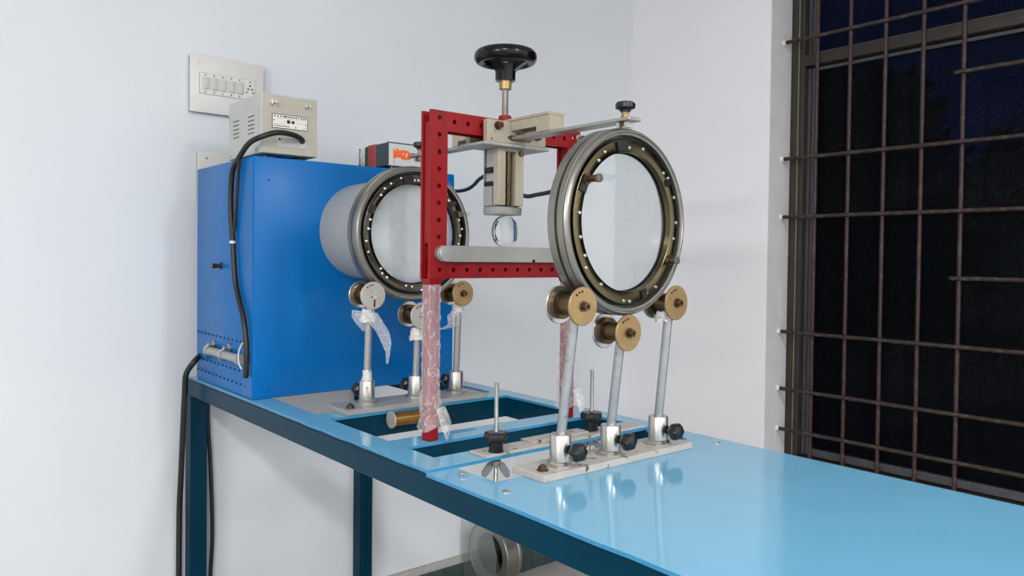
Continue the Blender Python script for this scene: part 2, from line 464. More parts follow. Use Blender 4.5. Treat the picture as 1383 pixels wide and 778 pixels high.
# stone skirting: one tile after another under a cement ledge, along the left wall
sk = struct(B().box(XL, XL + 0.012, YR, YW, 0.118, 0.147).build('baseboard_left', 'cement', smooth=0))
y = YR; t0 = None
while y < YW - 0.01:
    L = min(0.30, YW - y)
    if t0 is None or abs(L - 0.30) > 1e-6:
        o = B().box(XL, XL + 0.016, y + 0.0012, y + L - 0.0012, 0.001, 0.118, 0.001, 1).build('skirting_tile', 'stone', sk)
        if t0 is None: t0 = (o, y)
    else:
        dup(t0[0], (0, y - t0[1], 0))
    y += L
sk2 = struct(B().box(XL + 0.016, XR, YW - 0.012, YW, 0.118, 0.147).build('baseboard_front', 'cement', smooth=0))
x = XL + 0.016; t0 = None
while x < XR - 0.01:
    L = min(0.30, XR - x)
    if t0 is None or abs(L - 0.30) > 1e-6:
        o = B().box(x + 0.0012, x + L - 0.0012, YW - 0.016, YW, 0.001, 0.118, 0.001, 1).build('skirting_tile', 'stone', sk2)
        if t0 is None: t0 = (o, x)
    else:
        dup(t0[0], (x - t0[1], 0, 0))
    x += L

# ------------------------------------------------------------------ window: frame, transom, screens, panes
win = bpy.data.objects.new('window_1', None); COL.objects.link(win); win.location = ((WX0 + WX1) / 2, YF, WZ0); WL[win.name] = Vector(win.location); struct(win)
FX0, FX1, FZ0, FZ1 = WX0 + 0.004, WX1 - 0.004, WZ0 + 0.004, WZ1 - 0.004
B().box(FX0, FX0 + 0.028, YF, YF + 0.09, FZ0, FZ1, 0.002).build('jamb', 'frame', win)
B().box(FX0 + 0.028, FX0 + 0.034, YF + 0.004, YF + 0.09, FZ0, FZ1, 0.001).build('jamb_bead', 'frame_edge', win)
B().box(FX0 + 0.034, FX0 + 0.056, YF + 0.006, YF + 0.09, FZ0, FZ1, 0.002).build('jamb', 'frame', win)
B().box(FX1 - 0.056, FX1, YF, YF + 0.09, FZ0, FZ1, 0.002).build('jamb', 'frame', win)
B().box(FX0 + 0.056, FX1 - 0.056, YF, YF + 0.09, FZ0, FZ0 + 0.060, 0.002).build('sill_rail', 'frame', win)
B().box(FX0 + 0.056, FX1 - 0.056, YF, YF + 0.09, FZ1 - 0.06, FZ1, 0.002).build('head_rail', 'frame', win)
B().box(FX0 + 0.056, FX1 - 0.056, YF - 0.002, YF + 0.09, 2.147, 2.192, 0.003).build('transom', 'frame', win)
# metal screen frames (lower and upper light)
GX0, GX1 = FX0 + 0.060, FX1 - 0.060
for z0, z1 in ((FZ0 + 0.066, 2.141), (2.198, FZ1 - 0.066)):
    f = B(); y0 = YF + 0.03
    f.box(GX0, GX0 + 0.012, y0, y0 + 0.03, z0, z1); f.box(GX0 + 0.014, GX0 + 0.022, y0 + 0.006, y0 + 0.03, z0, z1); f.box(GX0 + 0.024, GX0 + 0.034, y0 + 0.002, y0 + 0.03, z0, z1)
    f.box(GX1 - 0.034, GX1, y0, y0 + 0.03, z0, z1)
    f.box(GX0 + 0.034, GX1 - 0.034, y0, y0 + 0.03, z0, z0 + (0.030 if z0 < 1 else 0.006)); f.box(GX0 + 0.034, GX1 - 0.034, y0, y0 + 0.03, z1 - 0.012, z1)
    f.build('screen_frame', 'screen_al', win, smooth=0)
    B().box(GX0 + 0.034, GX1 - 0.034, y0 + 0.012, y0 + 0.013, z0 + (0.03 if z0 < 1 else 0.006), z1 - 0.012).build('fly_screen', 'screen', win, smooth=0)
    B().box(GX0 + 0.034, GX1 - 0.034, y0 + 0.036, y0 + 0.040, z0, z1).build('pane', 'pane', win, smooth=0)

# ------------------------------------------------------------------ burglar bars in the reveal
gr = thing('window_grille', 'rust brown iron rod grille set across the dark window', 'grille', ((WX0 + WX1) / 2, 2.905, WZ0 + 0.004))
RH = 0.0078
hz = [2.2425, 1.7649, 1.5260, 1.0533, 0.8172, 0.6500, 2.4810]
o = B().rod((WX0 + 0.004, 2.905, 1.7649), (WX1 - 0.004, 2.905, 1.7649), RH, 12).build('horizontal_rod', 'rod', gr)
for z in hz:
    if z != 1.7649: dup(o, (0, 0, z - 1.7649))
o = B().rod((-1.106, 2.905, 1.2914), (-0.38, 2.905, 1.2914), RH, 12).build('short_horizontal_rod', 'rod', gr)
dup(o, (0, 0, 2.0067 - 1.2914))
vx = [-1.6225 + 0.1352 * k for k in range(14) if k not in (5, 6, 7, 8)]
o = B().rod((vx[0], 2.9195, WZ0 + 0.004), (vx[0], 2.9195, WZ1 - 0.004), RH, 12).build('vertical_rod', 'rod_red', gr)
for xx in vx[1:]: dup(o, (xx - vx[0], 0, 0))
p = B().lathe([(0, 0.013), (0.006, 0.011), (0.012, 0.0085)], (WX0 + 0.004, 2.905, 1.7649), 'X', 12).build('plaster_plug', 'bulbwhite', gr)
for z in hz:
    if z != 1.7649: dup(p, (0, 0, z - 1.7649))
tag(B().box(WX0 + 0.006, WX0 + 0.05, 2.90, 2.955, WZ0 + 0.0045, WZ0 + 0.02, 0.004).build('plaster_lump', 'bulbwhite'), 'small lump of white plaster on the window sill corner', 'plaster')

# ------------------------------------------------------------------ outside: ground and trees in the dark
struct(B().box(-30, 12, YW + 0.35, 40, -0.6, -0.5).build('ground', 'ground', smooth=0))


def tree(x, y, h, r, seed, label):
    rd = random.Random(seed)
    t = thing('tree', label, 'tree', (x, y, -0.5), 0, 'trees outside in the dark')
    b = B(); b.tube([(x, y, -0.5), (x + 0.1, y, h * 0.3), (x - 0.05, y + 0.1, h * 0.6), (x, y, h * 0.9)], lambda q: 0.16 * (1 - 0.7 * q), 8, 4)
    for k in range(5):
        a = rd.uniform(0, 6.28); z = h * rd.uniform(0.35, 0.7)
        b.tube([(x, y, z), (x + r * 0.4 * math.cos(a), y + r * 0.4 * math.sin(a), z + 0.5), (x + r * 0.8 * math.cos(a), y + r * 0.8 * math.sin(a), z + 0.9)], 0.04, 6, 3)
    b.build('trunk', 'bark', t)
    b = B()
    cl = [(rd.uniform(-1, 1) * r * 0.75, rd.uniform(-1, 1) * r * 0.75, h * rd.uniform(0.12, 0.85), r * rd.uniform(0.28, 0.5)) for _ in range(26)]
    for _ in range(4200):
        c = rd.choice(cl); u = Vector((rd.gauss(0, 1), rd.gauss(0, 1), rd.gauss(0, 1))).normalized() * c[3] * rd.uniform(0.6, 1.05)
        P = Vector((x + c[0], y + c[1], c[2])) + u
        d = Vector((rd.gauss(0, 1), rd.gauss(0, 1), rd.gauss(0, 1) - 0.5)).normalized(); w = d.orthogonal().normalized(); s_ = rd.uniform(0.09, 0.18)
        b._new([P, P + d * s_ + w * s_ * 0.4, P + d * s_ * 2, P + d * s_ - w * s_ * 0.4], [(0, 1, 2, 3)])
    b.build('foliage', 'leaf', t, smooth=0, kind='stuff')


tree(-4.8, 9.0, 4.1, 1.15, 3, 'black tree outside behind the left part of the window grille')
tree(-6.2, 15.0, 3.2, 1.7, 1, 'dark bushy tree outside behind the middle of the window grille')
tree(-3.5, 11.6, 3.5, 1.3, 2, 'dark leafy tree outside behind the right part of the window grille')

# ------------------------------------------------------------------ table
TL, TR_, TZ = 0.968, 0.964, 0.0
tb = thing('work_table', 'dark blue steel frame table with glossy light blue laminate top', 'table', (-1.2, 1.075, 0))
XT0, XT1, YT0, YT1 = -2.500, 0.06, 0.757, 1.392
leg = B(); leg.box(XT0, XT0 + 0.048, YT0, YT0 + 0.006, 0, 0.909); leg.box(XT0 + 0.042, XT0 + 0.048, YT0 + 0.006, YT0 + 0.05, 0, 0.909)
leg.build('leg', 'navy', tb, smooth=0)
leg = B(); leg.box(XT0, XT0 + 0.048, YT1 - 0.05, YT1 - 0.044, 0, 0.909); leg.box(XT0 + 0.042, XT0 + 0.048, YT1 - 0.044, YT1 - 0.028, 0, 0.909); leg.box(XT0 + 0.036, XT0 + 0.046, YT1 - 0.028, YT1 - 0.022, 0, 0.909); leg.box(XT0 + 0.042, XT0 + 0.048, YT1 - 0.022, YT1, 0, 0.909)
leg.build('leg', 'navy', tb, smooth=0)
for yy in (YT0, YT1 - 0.05):
    B().box(XT1 - 0.05, XT1, yy, yy + 0.05, 0, 0.909).build('leg', 'navy', tb, smooth=0)
B().box(XT0, XT1, YT0, YT0 + 0.048, 0.909, 0.957, 0.0015, 1).build('front_rail', 'navy', tb)
B().box(XT0, XT1, YT1 - 0.050, YT1, 0.909, 0.957, 0.0015, 1).build('back_rail', 'navy', tb)
for x0, x1 in ((XT0, XT0 + 0.05), (-1.700, -1.640), (-1.362, -1.306), (-0.985, -0.94), (XT1 - 0.05, XT1)):
    B().box(x0, x1, YT0 + 0.0485, YT1 - 0.0505, 0.909, 0.9615 if x1 < -1.2 else 0.957).build('cross_rail', 'navy', tb, smooth=0)
B().box(-2.46, -1.140, YT0, YT0 + 0.048, 0.9572, 0.9618).build('packing_strip', 'navy', tb, smooth=0)
B().box(-2.46, -1.140, YT1 - 0.050, YT1, 0.9572, 0.9618).build('packing_strip', 'navy', tb, smooth=0)
rd = random.Random(3)
xs = [-2.460, -1.960, -1.745, -1.702, -1.66, -1.636, -1.60, -1.555, -1.50, -1.46, -1.42, -1.369, -1.338, -1.303, -1.27, -1.235, -1.204, -1.17, -1.137]
ys = [0.755, 0.813, 1.341, 1.392]


def fillL(i, j):
    if j != 1: return 1
    xm = (xs[i] + xs[i + 1]) / 2
    return 1 if (-1.702 < xm < -1.636 or -1.369 < xm < -1.303 or xm > -1.204) else 0


jf = {i: rd.uniform(-0.0022, 0.0022) for i in range(40)}
B().sheet(xs, ys, fillL, 0.9620, TL, lambda i, j, x, y: (x, y + (jf[i] if j == 0 else 0))).build('top_sheet', ['sky', 'sky_edge'], tb, smooth=0)
xs2 = [-1.135, -1.02] + [-1.02 + 0.06 * k for k in range(1, 18)] + [0.065]
ys2 = [0.7515, 0.815, 1.338, 1.392]
B().sheet(xs2, ys2, lambda i, j: 0 if (i == 0 and j == 1) else 1, 0.9580, TR_, lambda i, j, x, y: (x, y + (jf[i] * 0.6 if j == 0 else 0))).build('top_sheet', ['sky', 'sky_edge'], tb, smooth=0)
sn = B().lathe([(0, 0.0075), (0.0015, 0.0075), (0.003, 0.0045), (0.003, 0.0)], (-0.9655, 0.795, TR_), 'Z', 14).build('screw', 'screwm', tb)
dup(sn, (0.005, 0.560, 0)); dup(sn, (-0.12, 0.0, 0.004))
# blue paper patch beside the foot of the red frame
B().box(-1.362, -1.345, 0.905, 1.02, TL, TL + 0.0012).build('blue_patch', 'sky_edge', tb, smooth=0)

# ------------------------------------------------------------------ blue light box
bx0, bx1, by0, by1, bz0, bz1 = -2.408, -1.961, 0.7605, 1.392, TL, 1.600
lb = thing('light_box', 'large bright blue sheet metal light box on the left end of the table', 'light box', ((bx0 + bx1) / 2, (by0 + by1) / 2, bz0))
B().box(bx0, bx1, by0, by1, bz0, bz1, 0.004, 2).build('body', 'blue', lb)
B().box(-2.035, bx1 - 0.003, by0 - 0.0012, by0 + 0.001, bz0 + 0.004, bz1 - 0.003).build('edge_fold', 'blue', lb, smooth=0)
h = B()
for z, x0, n in ((1.112, -2.39, 12), (1.034, -2.34, 10), (0.999, -2.39, 13)):
    for k in range(n):
        xx = x0 + 0.0315 * k
        h.lathe([(-0.0018, 0.0030), (0.0004, 0.0030)], (xx, by0, z - 0.006 * 0), 'Y', 8)
h.build('perforations', 'dark', lb, smooth=0, kind='stuff')
for hx, hzz in ((-2.247, 1.087), (-2.120, 1.089)):
    t = B(); t.lathe([(0, 0.011), (-0.006, 0.011), (-0.006, 0.006), (-0.02, 0.006), (-0.02, 0.0)], (hx, by0, hzz), 'Y', 12); t = t.build('terminal', 'steel', lb)
    B().tube([(hx, by0 - 0.016, hzz), (hx - 0.012, by0 - 0.026, hzz - 0.010), (hx - 0.04, by0 - 0.018, hzz - 0.032), (hx - 0.065, by0 - 0.003, hzz - 0.045)], 0.0019, 8, 5).build('white_wire', 'plastic2', t)
t = B(); t.lathe([(0, 0.010), (-0.004, 0.010), (-0.004, 0.006), (-0.012, 0.006), (-0.026, 0.008), (-0.026, 0)], (-2.197, by0, 1.3125), 'Y', 12); t.build('toggle_switch', 'bronze', lb)
t = B(); t.rod((-2.262, by0 - 0.012, 1.069), (-2.02, by0 - 0.012, 1.069), 0.0115, 16)
t.lathe([(0, 0.0145), (0.01, 0.0145)], (-2.262, by0 - 0.012, 1.069), 'X', 16); t.lathe([(0, 0.0145), (0.012, 0.0145)], (-2.03, by0 - 0.012, 1.069), 'X', 16); t.lathe([(0, 0.0125), (0.008, 0.0125)], (-2.14, by0 - 0.012, 1.069), 'X', 16)
t.build('resistor_tube', 'greyp', lb)
# round drum on the face of the box, open in front, with a pale diffuser inside
RD, yc, zc = 0.1335, 1.077, 1.4145
B().lathe([(0, RD), (0.2315, RD), (0.2315, RD - 0.003), (0.002, RD - 0.003)], (bx1, yc, zc), 'X', 72, closed=True).build('drum', 'drum', lb)
B().lathe([(0.232, RD - 0.004), (0.234, RD - 0.004), (0.240, 0.06), (0.241, 0.0)], (bx1, yc, zc), 'X', 48).build('diffuser', 'diffuser', lb)
s_ = B().lathe([(0, 0.004), (0.003, 0.003), (0.003, 0)], (bx1, 0.80, 0.99), 'X', 8).build('rivet', 'blue', lb)
for dy, dz in ((0.24, 0.02), (0.55, 0.02), (0.0, 0.55), (0.55, 0.55)): dup(s_, (0, dy, dz))


# ------------------------------------------------------------------ polariser rings
def ring(name, label, loc, rz, flange, glassm, depth, pins, seed):
    rd = random.Random(seed)
    r = thing(name, label, 'optical ring', loc, rz, 'polariscope rings')
    R = 0.1725; d = depth; nscrew = 30 if seed == 9 else 21
    # local: axis along x, front at x = 0, centre at (0, 0, R)
    o = (0, 0, R)
    B().lathe([(-d, R - 0.014), (-d, R - 0.002), (-d + 0.002, R), (-d * 0.60, R), (-d * 0.58, R - 0.007), (-d * 0.48, R - 0.007), (-d * 0.46, R), (-d * 0.20, R), (-d * 0.18, R - 0.003), (-d * 0.15, R - 0.003), (-d * 0.13, R - 0.001),
               (-0.002, R - 0.003), (0, R - 0.005), (0, R - 0.008), (-0.002, R - 0.009), (-0.0025, R - 0.0135), (-0.006, R - 0.0145), (-0.02, R - 0.0145), (-0.02, R - 0.017), (-d, R - 0.017)], o, 'X', 112, closed=True).build('hoop', 'hoop', r, local=True)
    B().lathe([(-0.0195, R - 0.0215), (-0.006, R - 0.0215), (-0.0035, R - 0.022), (-0.003, R - 0.023), (-0.003, 0.130), (-0.004, 0.1285), (-0.0195, 0.1285)], o, 'X', 96, closed=True).build('flange', flange, r, local=True)
    B().lathe([(-0.020, 0.1283), (-0.018, 0.1283), (-0.0175, 0.1265), (-0.021, 0.1265)], o, 'X', 72, closed=True).build('gasket', 'dark', r, local=True)
    B().lathe([(-0.026, 0.0), (-0.026, 0.140), (-0.0215, 0.140), (-0.0215, 0.0)], o, 'X', 64).build('polariser_sheet', glassm, r, local=True)
    B().lathe([(-0.0185, R - 0.0212), (-0.011, R - 0.0212), (-0.011, R - 0.0172), (-0.0185, R - 0.0172)], o, 'X', 72, closed=True).build('gap_ring', 'dark', r, local=True)
    s0 = None
    for k in range(nscrew):
        a = 2 * PI * k / nscrew + rd.uniform(-0.13, 0.13); rr = 0.1405 + rd.uniform(-0.006, 0.006)
        p = (0, rr * math.cos(a), R + rr * math.sin(a))
        if s0 is None:
            s0 = B().lathe([(-0.003, 0.0034), (-0.001, 0.0034), (0.0005, 0.002), (0.0005, 0.0)], p, 'X', 10).build('screw', 'screwm' if seed == 9 else 'steel', r, local=True); p0 = p
        else:
            dup(s0, (0, p[1] - p0[1], p[2] - p0[2]))
    for a, w in ((1.75, 0.10), (2.72, 0.07), (-1.25, 0.05), (0.62, 0.04)):
        pts = [(rr * math.cos(a + q), R + rr * math.sin(a + q)) for rr, q in [(0.1315, -w), (0.1315, 0), (0.1315, w), (0.1490, w), (0.1490, 0), (0.1490, -w)]]
        B().prism(pts, YZX, -0.003, 0.001).build('clip', 'black', r, local=True)
    for a, L in pins:
        p = Vector((-0.003, 0.140 * math.cos(a), R + 0.140 * math.sin(a)))
        q = B(); q.lathe([(0, 0.010), (0.006, 0.010), (0.006, 0.0062), (L - 0.006, 0.0062), (L - 0.006, 0.0075), (L, 0.0075), (L, 0.003), (L + 0.002, 0.0)], p, 'X', 16)
        q = q.build('pin', 'bronze', r, local=True)
        b = B(); b.prism([(p.x + L - 0.004, p.z - 0.006), (p.x + L + 0.022, p.z - 0.007), (p.x + L + 0.030, p.z + 0.004), (p.x + L - 0.002, p.z + 0.008)], XZY, p.y - 0.0075, p.y + 0.0075)
        b.build('plastic_tag', 'clear', q, local=True)
    return r


RC = 1.4125
ring('polariser_ring', 'round metal analyser ring in front, its whole hoop and glass in view', (-0.959, 1.077, RC - 0.1725), 0.05, 'flange2', 'glass', 0.046, ((2.62, 0.034), (-0.52, 0.022)), 5)
ring('polariser_ring', 'round metal ring on the drum of the blue box, partly behind the red frame', (-1.683, 1.077, 1.4035 - 0.1725), 0.0, 'flange', 'glass1', 0.046, ((0.4, 0.02),), 9)


# ------------------------------------------------------------------ roller stands
def star_knob(b, o, axis, r, h, neck_r, neck_h, lobes=5):
    """lobed knob: neck from 0 to neck_h, head above"""
    b.lathe([(0, neck_r * 1.12), (neck_h * 0.12, neck_r * 1.12), (neck_h * 0.2, neck_r), (neck_h, neck_r)], o, axis, 20)
    b.lathe([(neck_h, r * 0.78), (neck_h + h * 0.15, r * 0.97), (neck_h + h * 0.5, r), (neck_h + h * 0.85, r * 0.95), (neck_h + h, r * 0.8)], o, axis, 40, lobes=(lobes, 0.10))
    return b


def roller_stand(label, px, x0, x1, y0, y1, z0, posts, kdir, flange_mats, plate_m):
    st = thing('roller_stand', label, 'roller stand', ((x0 + x1) / 2, (y0 + y1) / 2, z0), 0, 'three post roller stands')
    zt = z0 + 0.0125
    B().box(x0, x1, y0, y1, z0, zt, 0.0012, 1).build('base_plate', plate_m, st)
    for yy in (y0 + 0.022, y1 - 0.022):
        xb = x1 - 0.028 if yy < (y0 + y1) / 2 else x0 + 0.02
        q = B(); q.lathe([(0, 0.0105), (0.002, 0.0105)], (xb, yy, zt), 'Z', 16); q.lathe([(0.002, 0.008), (0.008, 0.008)], (xb, yy, zt), 'Z', 6); q.lathe([(0.008, 0.004), (0.011, 0.004), (0.012, 0)], (xb, yy, zt), 'Z', 10)
        q.build('bolt', 'bronze', st)
    for i, (y, xf, xb, zr) in enumerate(posts):
        c = B(); c.lathe([(0, 0.027), (0.0035, 0.027), (0.0045, 0.024), (0.007, 0.0225), (0.009, 0.0195), (0.054, 0.0195), (0.0555, 0.0185), (0.0555, 0.0092)], (px, y, zt), 'Z', 32)
        c.build('collar', 'steel', st)
        xm = (xf + xb) / 2
        pt = B(); pt.rod((px, y, zt + 0.05), (xm + 0.012, y, zr - 0.004), 0.0088, 16)
        pt.build('post', 'post', st)
        k = B(); kb = px + kdir * 0.018
        ax = (Vector((kdir, 0, 0)), Vector((0, 1, 0)), Vector((0, 0, 1)))
        k.lathe([(0, 0.008), (0.006, 0.008), (0.006, 0.0045), (0.012, 0.0045)], (kb, y, 1.0075), ax, 14)
        k.lathe([(0.010, 0.008), (0.014, 0.0085), (0.017, 0.013), (0.022, 0.0162), (0.030, 0.0165), (0.036, 0.013), (0.0385, 0.006), (0.039, 0.0)], (kb, y, 1.0075), ax, 40, lobes=(6, 0.06))
        k.build('clamp_knob', 'black', st)
        # spool: two flanges on a stepped hub
        ro = B(); L = xf - xb
        ro.lathe([(0.004, 0.0), (0.004, 0.0255), (0.013, 0.0255), (0.014, 0.018), (L - 0.014, 0.018), (L - 0.013, 0.0255), (L - 0.004, 0.0255), (L - 0.004, 0.0)], (xb, y, zr), 'X', 36)
        ro = ro.build('roller', 'bronze', st)
        for a, mm in ((0, 'steel' if i != 9 else 'brass'), (L - 0.005, flange_mats[i])):
            B().lathe([(0, 0.0), (0, 0.033), (0.001, 0.034), (0.004, 0.034), (0.005, 0.033), (0.005, 0.0)], (xb + a, y, zr), 'X', 44).build('flange', mm, ro)
        ax_ = B(); ax_.lathe([(L, 0.0095), (L + 0.003, 0.0095), (L + 0.003, 0.0065), (L + 0.011, 0.0065), (L + 0.011, 0.003), (L + 0.007, 0.003), (L + 0.007, 0)], (xb, y, zr), 'X', 20)
        ax_.build('axle', 'bronze' if flange_mats[i] == 'brass' else 'steel', ro)
        dots = B(); rdm = random.Random(i)
        for q in range(3):
            a = 1.7 + 0.28 * q
            dots.lathe([(0, 0.0022), (0.0006, 0.0022), (0.0006, 0)], (xf, y + 0.026 * math.cos(a), zr + 0.026 * math.sin(a)), 'X', 8)
        dots.build('drill_marks', 'dark', ro, kind='stuff')
    return st


st2 = roller_stand('three post roller stand with brass discs under the front ring', -1.0, -1.047, -0.963, 0.874, 1.278, TR_,
                   [(0.947, -0.9475, -1.0105, 1.2620), (1.0765, -0.9575, -1.0215, 1.2085), (1.2145, -0.958, -1.0190, 1.2600)], 1, ['brass', 'brass', 'brass'], 'chipgrey')
st1 = roller_stand('three post roller stand with torn plastic under the ring at the blue box', -1.706, -1.749, -1.638, 0.862, 1.278, TL,
                   [(0.9502, -1.6765, -1.742, 1.2480), (1.093, -1.6765, -1.744, 1.1935), (1.2223, -1.6765, -1.742, 1.2475)], -1, ['whiteflange', 'whiteflange', 'brass'], 'greyp')
# red paint streak on the left pale disc
B().prism([(0.9465, 1.249), (0.9505, 1.247), (0.9555, 1.240), (0.956, 1.226), (0.9545, 1.219), (0.9515, 1.2185), (0.9505, 1.226), (0.9515, 1.236)], YZX, -1.6765, -1.6758).build('red_paint_streak', 'red', st1)


# ------------------------------------------------------------------ torn plastic on the posts
def film_collar(st, x, y, z0, z1, r0, r1, seed, m='tag'):
    rd = random.Random(seed); b = B(); rings = []
    N, Mz = 22, 6
    for j in range(Mz + 1):
        q = j / Mz; rg = []
        for k in range(N):
            a = 2 * PI * k / N; r = (r0 + (r1 - r0) * q) * (1 + rd.uniform(-0.14, 0.14))
            rg.append(b.bm.verts.new((x + r * math.cos(a), y + r * math.sin(a), z0 + (z1 - z0) * q + rd.uniform(-0.003, 0.003))))
        rings.append(rg)
    for p, q in zip(rings[:-1], rings[1:]):
        for k in range(N): b.bm.faces.new([p[k], p[(k + 1) % N], q[(k + 1) % N], q[k]])
    return b.build('torn_plastic_collar', m, st)


def film_strip(st, pts, m, name='torn_plastic_strip'):
    """crumpled strip: list of (left point, right point) rungs"""
    b = B(); rd = random.Random(len(pts)); rows = []
    for l, r in pts:
        l, r = Vector(l), Vector(r); row = []
        for k in range(5):
            p = l.lerp(r, k / 4); n = 0.003 * math.sin(k * 2.3 + l.z * 90)
            row.append(b.bm.verts.new(p + Vector((n, -n, 0))))
        rows.append(row)
    for p, q in zip(rows[:-1], rows[1:]):
        for k in range(4): b.bm.faces.new([p[k], p[k + 1], q[k + 1], q[k]])
    return b.build(name, m, st)


film_collar(st1, -1.701, 0.9502, 1.182, 1.214, 0.020, 0.013, 1)
film_collar(st1, -1.701, 1.093, 1.128, 1.160, 0.021, 0.014, 2)
film_collar(st1, -1.701, 1.2223, 1.196, 1.218, 0.018, 0.012, 3)
film_collar(st1, -1.706, 0.9502, 1.030, 1.062, 0.0125, 0.0105, 5)
film_strip(st1, [((-1.690, 0.930, 1.208), (-1.685, 0.965, 1.204)), ((-1.683, 0.942, 1.180), (-1.675, 0.978, 1.182)), ((-1.680, 0.958, 1.160), (-1.670, 0.992, 1.158)), ((-1.680, 0.975, 1.135), (-1.672, 0.998, 1.130)), ((-1.680, 0.987, 1.105), (-1.674, 0.998, 1.100)), ((-1.680, 0.989, 1.078), (-1.677, 0.993, 1.076))], 'film2')
film_strip(st1, [((-1.712, 0.912, 1.212), (-1.700, 0.940, 1.208)), ((-1.714, 0.912, 1.195), (-1.700, 0.944, 1.190)), ((-1.712, 0.922, 1.176), (-1.702, 0.944, 1.172)), ((-1.708, 0.936, 1.160), (-1.704, 0.944, 1.158))], 'film2')
film_strip(st1, [((-1.690, 1.205, 1.205), (-1.690, 1.222, 1.208)), ((-1.690, 1.180, 1.190), (-1.688, 1.222, 1.188)), ((-1.690, 1.182, 1.165), (-1.688, 1.220, 1.165)), ((-1.690, 1.150, 1.152), (-1.688, 1.200, 1.156))], 'film2')
film_collar(st2, -0.990, 1.2145, 1.222, 1.240, 0.017, 0.014, 4)

# ------------------------------------------------------------------ red loading frame
fr = thing('loading_frame', 'red perforated steel loading frame with a black handwheel on top', 'loading frame', (-1.325, 1.077, TL))
XF1, XF0, XB1, XB0 = -1.306, -1.313, -1.335, -1.342
P_ = 0.0345
hz_col = [1.6265 - P_ * k for k in range(9)]
hy_bar = [0.8925 + P_ * k for k in range(11)]
for (y0, y1, hy) in ((0.868, 0.909, None), (1.246, 1.287, None)):
    c = B()
    c.holed(1.3360, 1.6415, y0, y1, sorted(hz_col), 0.0052, ZYX, XF0, XF1)
    c.holed(1.3360, 1.6415, y0, y1, sorted(hz_col), 0.0052, ZYX, XB0, XB1)
    c.box(XB1, XB1 + 0.004, y0 + 0.004, y1 - 0.004, 1.345, 1.628)                      # web behind the holes
    if y0 < 1: c.box(XB1 + 0.004, XF0, y0 + 0.003, y0 + 0.009, 1.372, 1.618)           # side web, open at top and foot
    else: c.box(XB1 + 0.004, XF0, y1 - 0.009, y1 - 0.003, 1.372, 1.618); c.box(XB1 + 0.004, XF0, y0 + 0.003, y0 + 0.009, 1.372, 1.618)
    c.build('column', 'red', fr, smooth=0)
c = B()
ht = [0.9255 + P_ * k for k in range(10)]
c.holed(0.909, 1.246, 1.6015, 1.6415, ht, 0.0052, YZX, XF0, XF1); c.holed(0.909, 1.246, 1.6015, 1.6415, ht, 0.0052, YZX, XB0, XB1)
c.box(XB1, XB1 + 0.004, 0.909, 1.246, 1.606, 1.636); c.box(XB1 + 0.004, XF0, 0.909, 1.246, 1.606, 1.611)
c.build('top_beam', 'red', fr, smooth=0)
c = B()
c.holed(0.868, 1.287, 1.3005, 1.3360, hy_bar + [1.2720], 0.0050, YZX, XF0, XF1); c.holed(0.868, 1.287, 1.3005, 1.3360, hy_bar + [1.2720], 0.0050, YZX, XB0, XB1)
c.box(XB1, XB1 + 0.004, 0.873, 1.282, 1.3025, 1.334); c.box(XB1 + 0.004, XF0, 0.876, 1.280, 1.3025, 1.308)
c.build('bottom_beam', 'red', fr, smooth=0)
# legs with tapered shoes
for y in (0.8845, 1.2700):
    c = B(); c.box(-1.3365, -1.3115, y - 0.0125, y + 0.0125, TL, 1.290, 0.0015, 1)
    lg = c.build('leg', 'red', fr)
    c = B(); v1 = [(-1.341, y - 0.0165), (-1.307, y - 0.0165), (-1.307, y + 0.0165), (-1.341, y + 0.0165)]; v0 = [(-1.337, y - 0.013), (-1.311, y - 0.013), (-1.311, y + 0.013), (-1.337, y + 0.013)]
    c._new([(a, b_, 1.2885) for a, b_ in v0] + [(a, b_, 1.3005) for a, b_ in v1], [(3, 2, 1, 0), (4, 5, 6, 7), (0, 1, 5, 4), (1, 2, 6, 5), (2, 3, 7, 6), (3, 0, 4, 7)])
    c.build('leg_socket', 'red', lg, smooth=0)
    # wrinkled cling film sleeve
    rd = random.Random(int(y * 1000)); c = B(); rings = []; N, Mz = 28, 44
    for j in range(Mz + 1):
        q = j / Mz; z = 0.994 + (1.288 - 0.994) * q; rg = []
        for k in range(N):
            a = 2 * PI * k / N
            ca, sa = math.cos(a), math.sin(a); sq = 0.0138 / max(abs(ca), abs(sa)); r = min(sq, 0.0178) + 0.0008
            flare = 0.009 * max(0, 1 - q / 0.10) ** 1.3 + 0.0045 * max(0, 1 - abs(q - 0.17) / 0.12)
            r += flare + 0.0011 * (1 + math.sin(a * 3 + z * 210)) * rd.uniform(0.2, 1) + 0.0009 * math.sin(z * 330 + a * 2)
            rg.append(c.bm.verts.new((-1.324 + r * ca, y + r * sa, z + (0.006 * math.sin(a * 2 + 1) if j == 0 else 0))))
        rings.append(rg)
    for p, q in zip(rings[:-1], rings[1:]):
        for k in range(N): c.bm.faces.new([p[k], p[(k + 1) % N], q[(k + 1) % N], q[k]])
    c.build('cling_film', 'film', lg)
    film_strip(lg, [((-1.3035, y - 0.001, 1.035), (-1.300, y + 0.021, 1.040)), ((-1.298, y + 0.003, 1.018), (-1.298, y + 0.029, 1.020)), ((-1.2935, y + 0.006, 1.000), (-1.294, y + 0.031, 1.005)), ((-1.2905, y + 0.012, 0.985), (-1.292, y + 0.028, 0.990)), ((-1.2895, y + 0.017, TL + 0.001), (-1.291, y + 0.024, TL + 0.003))], 'film2', 'film_tail')
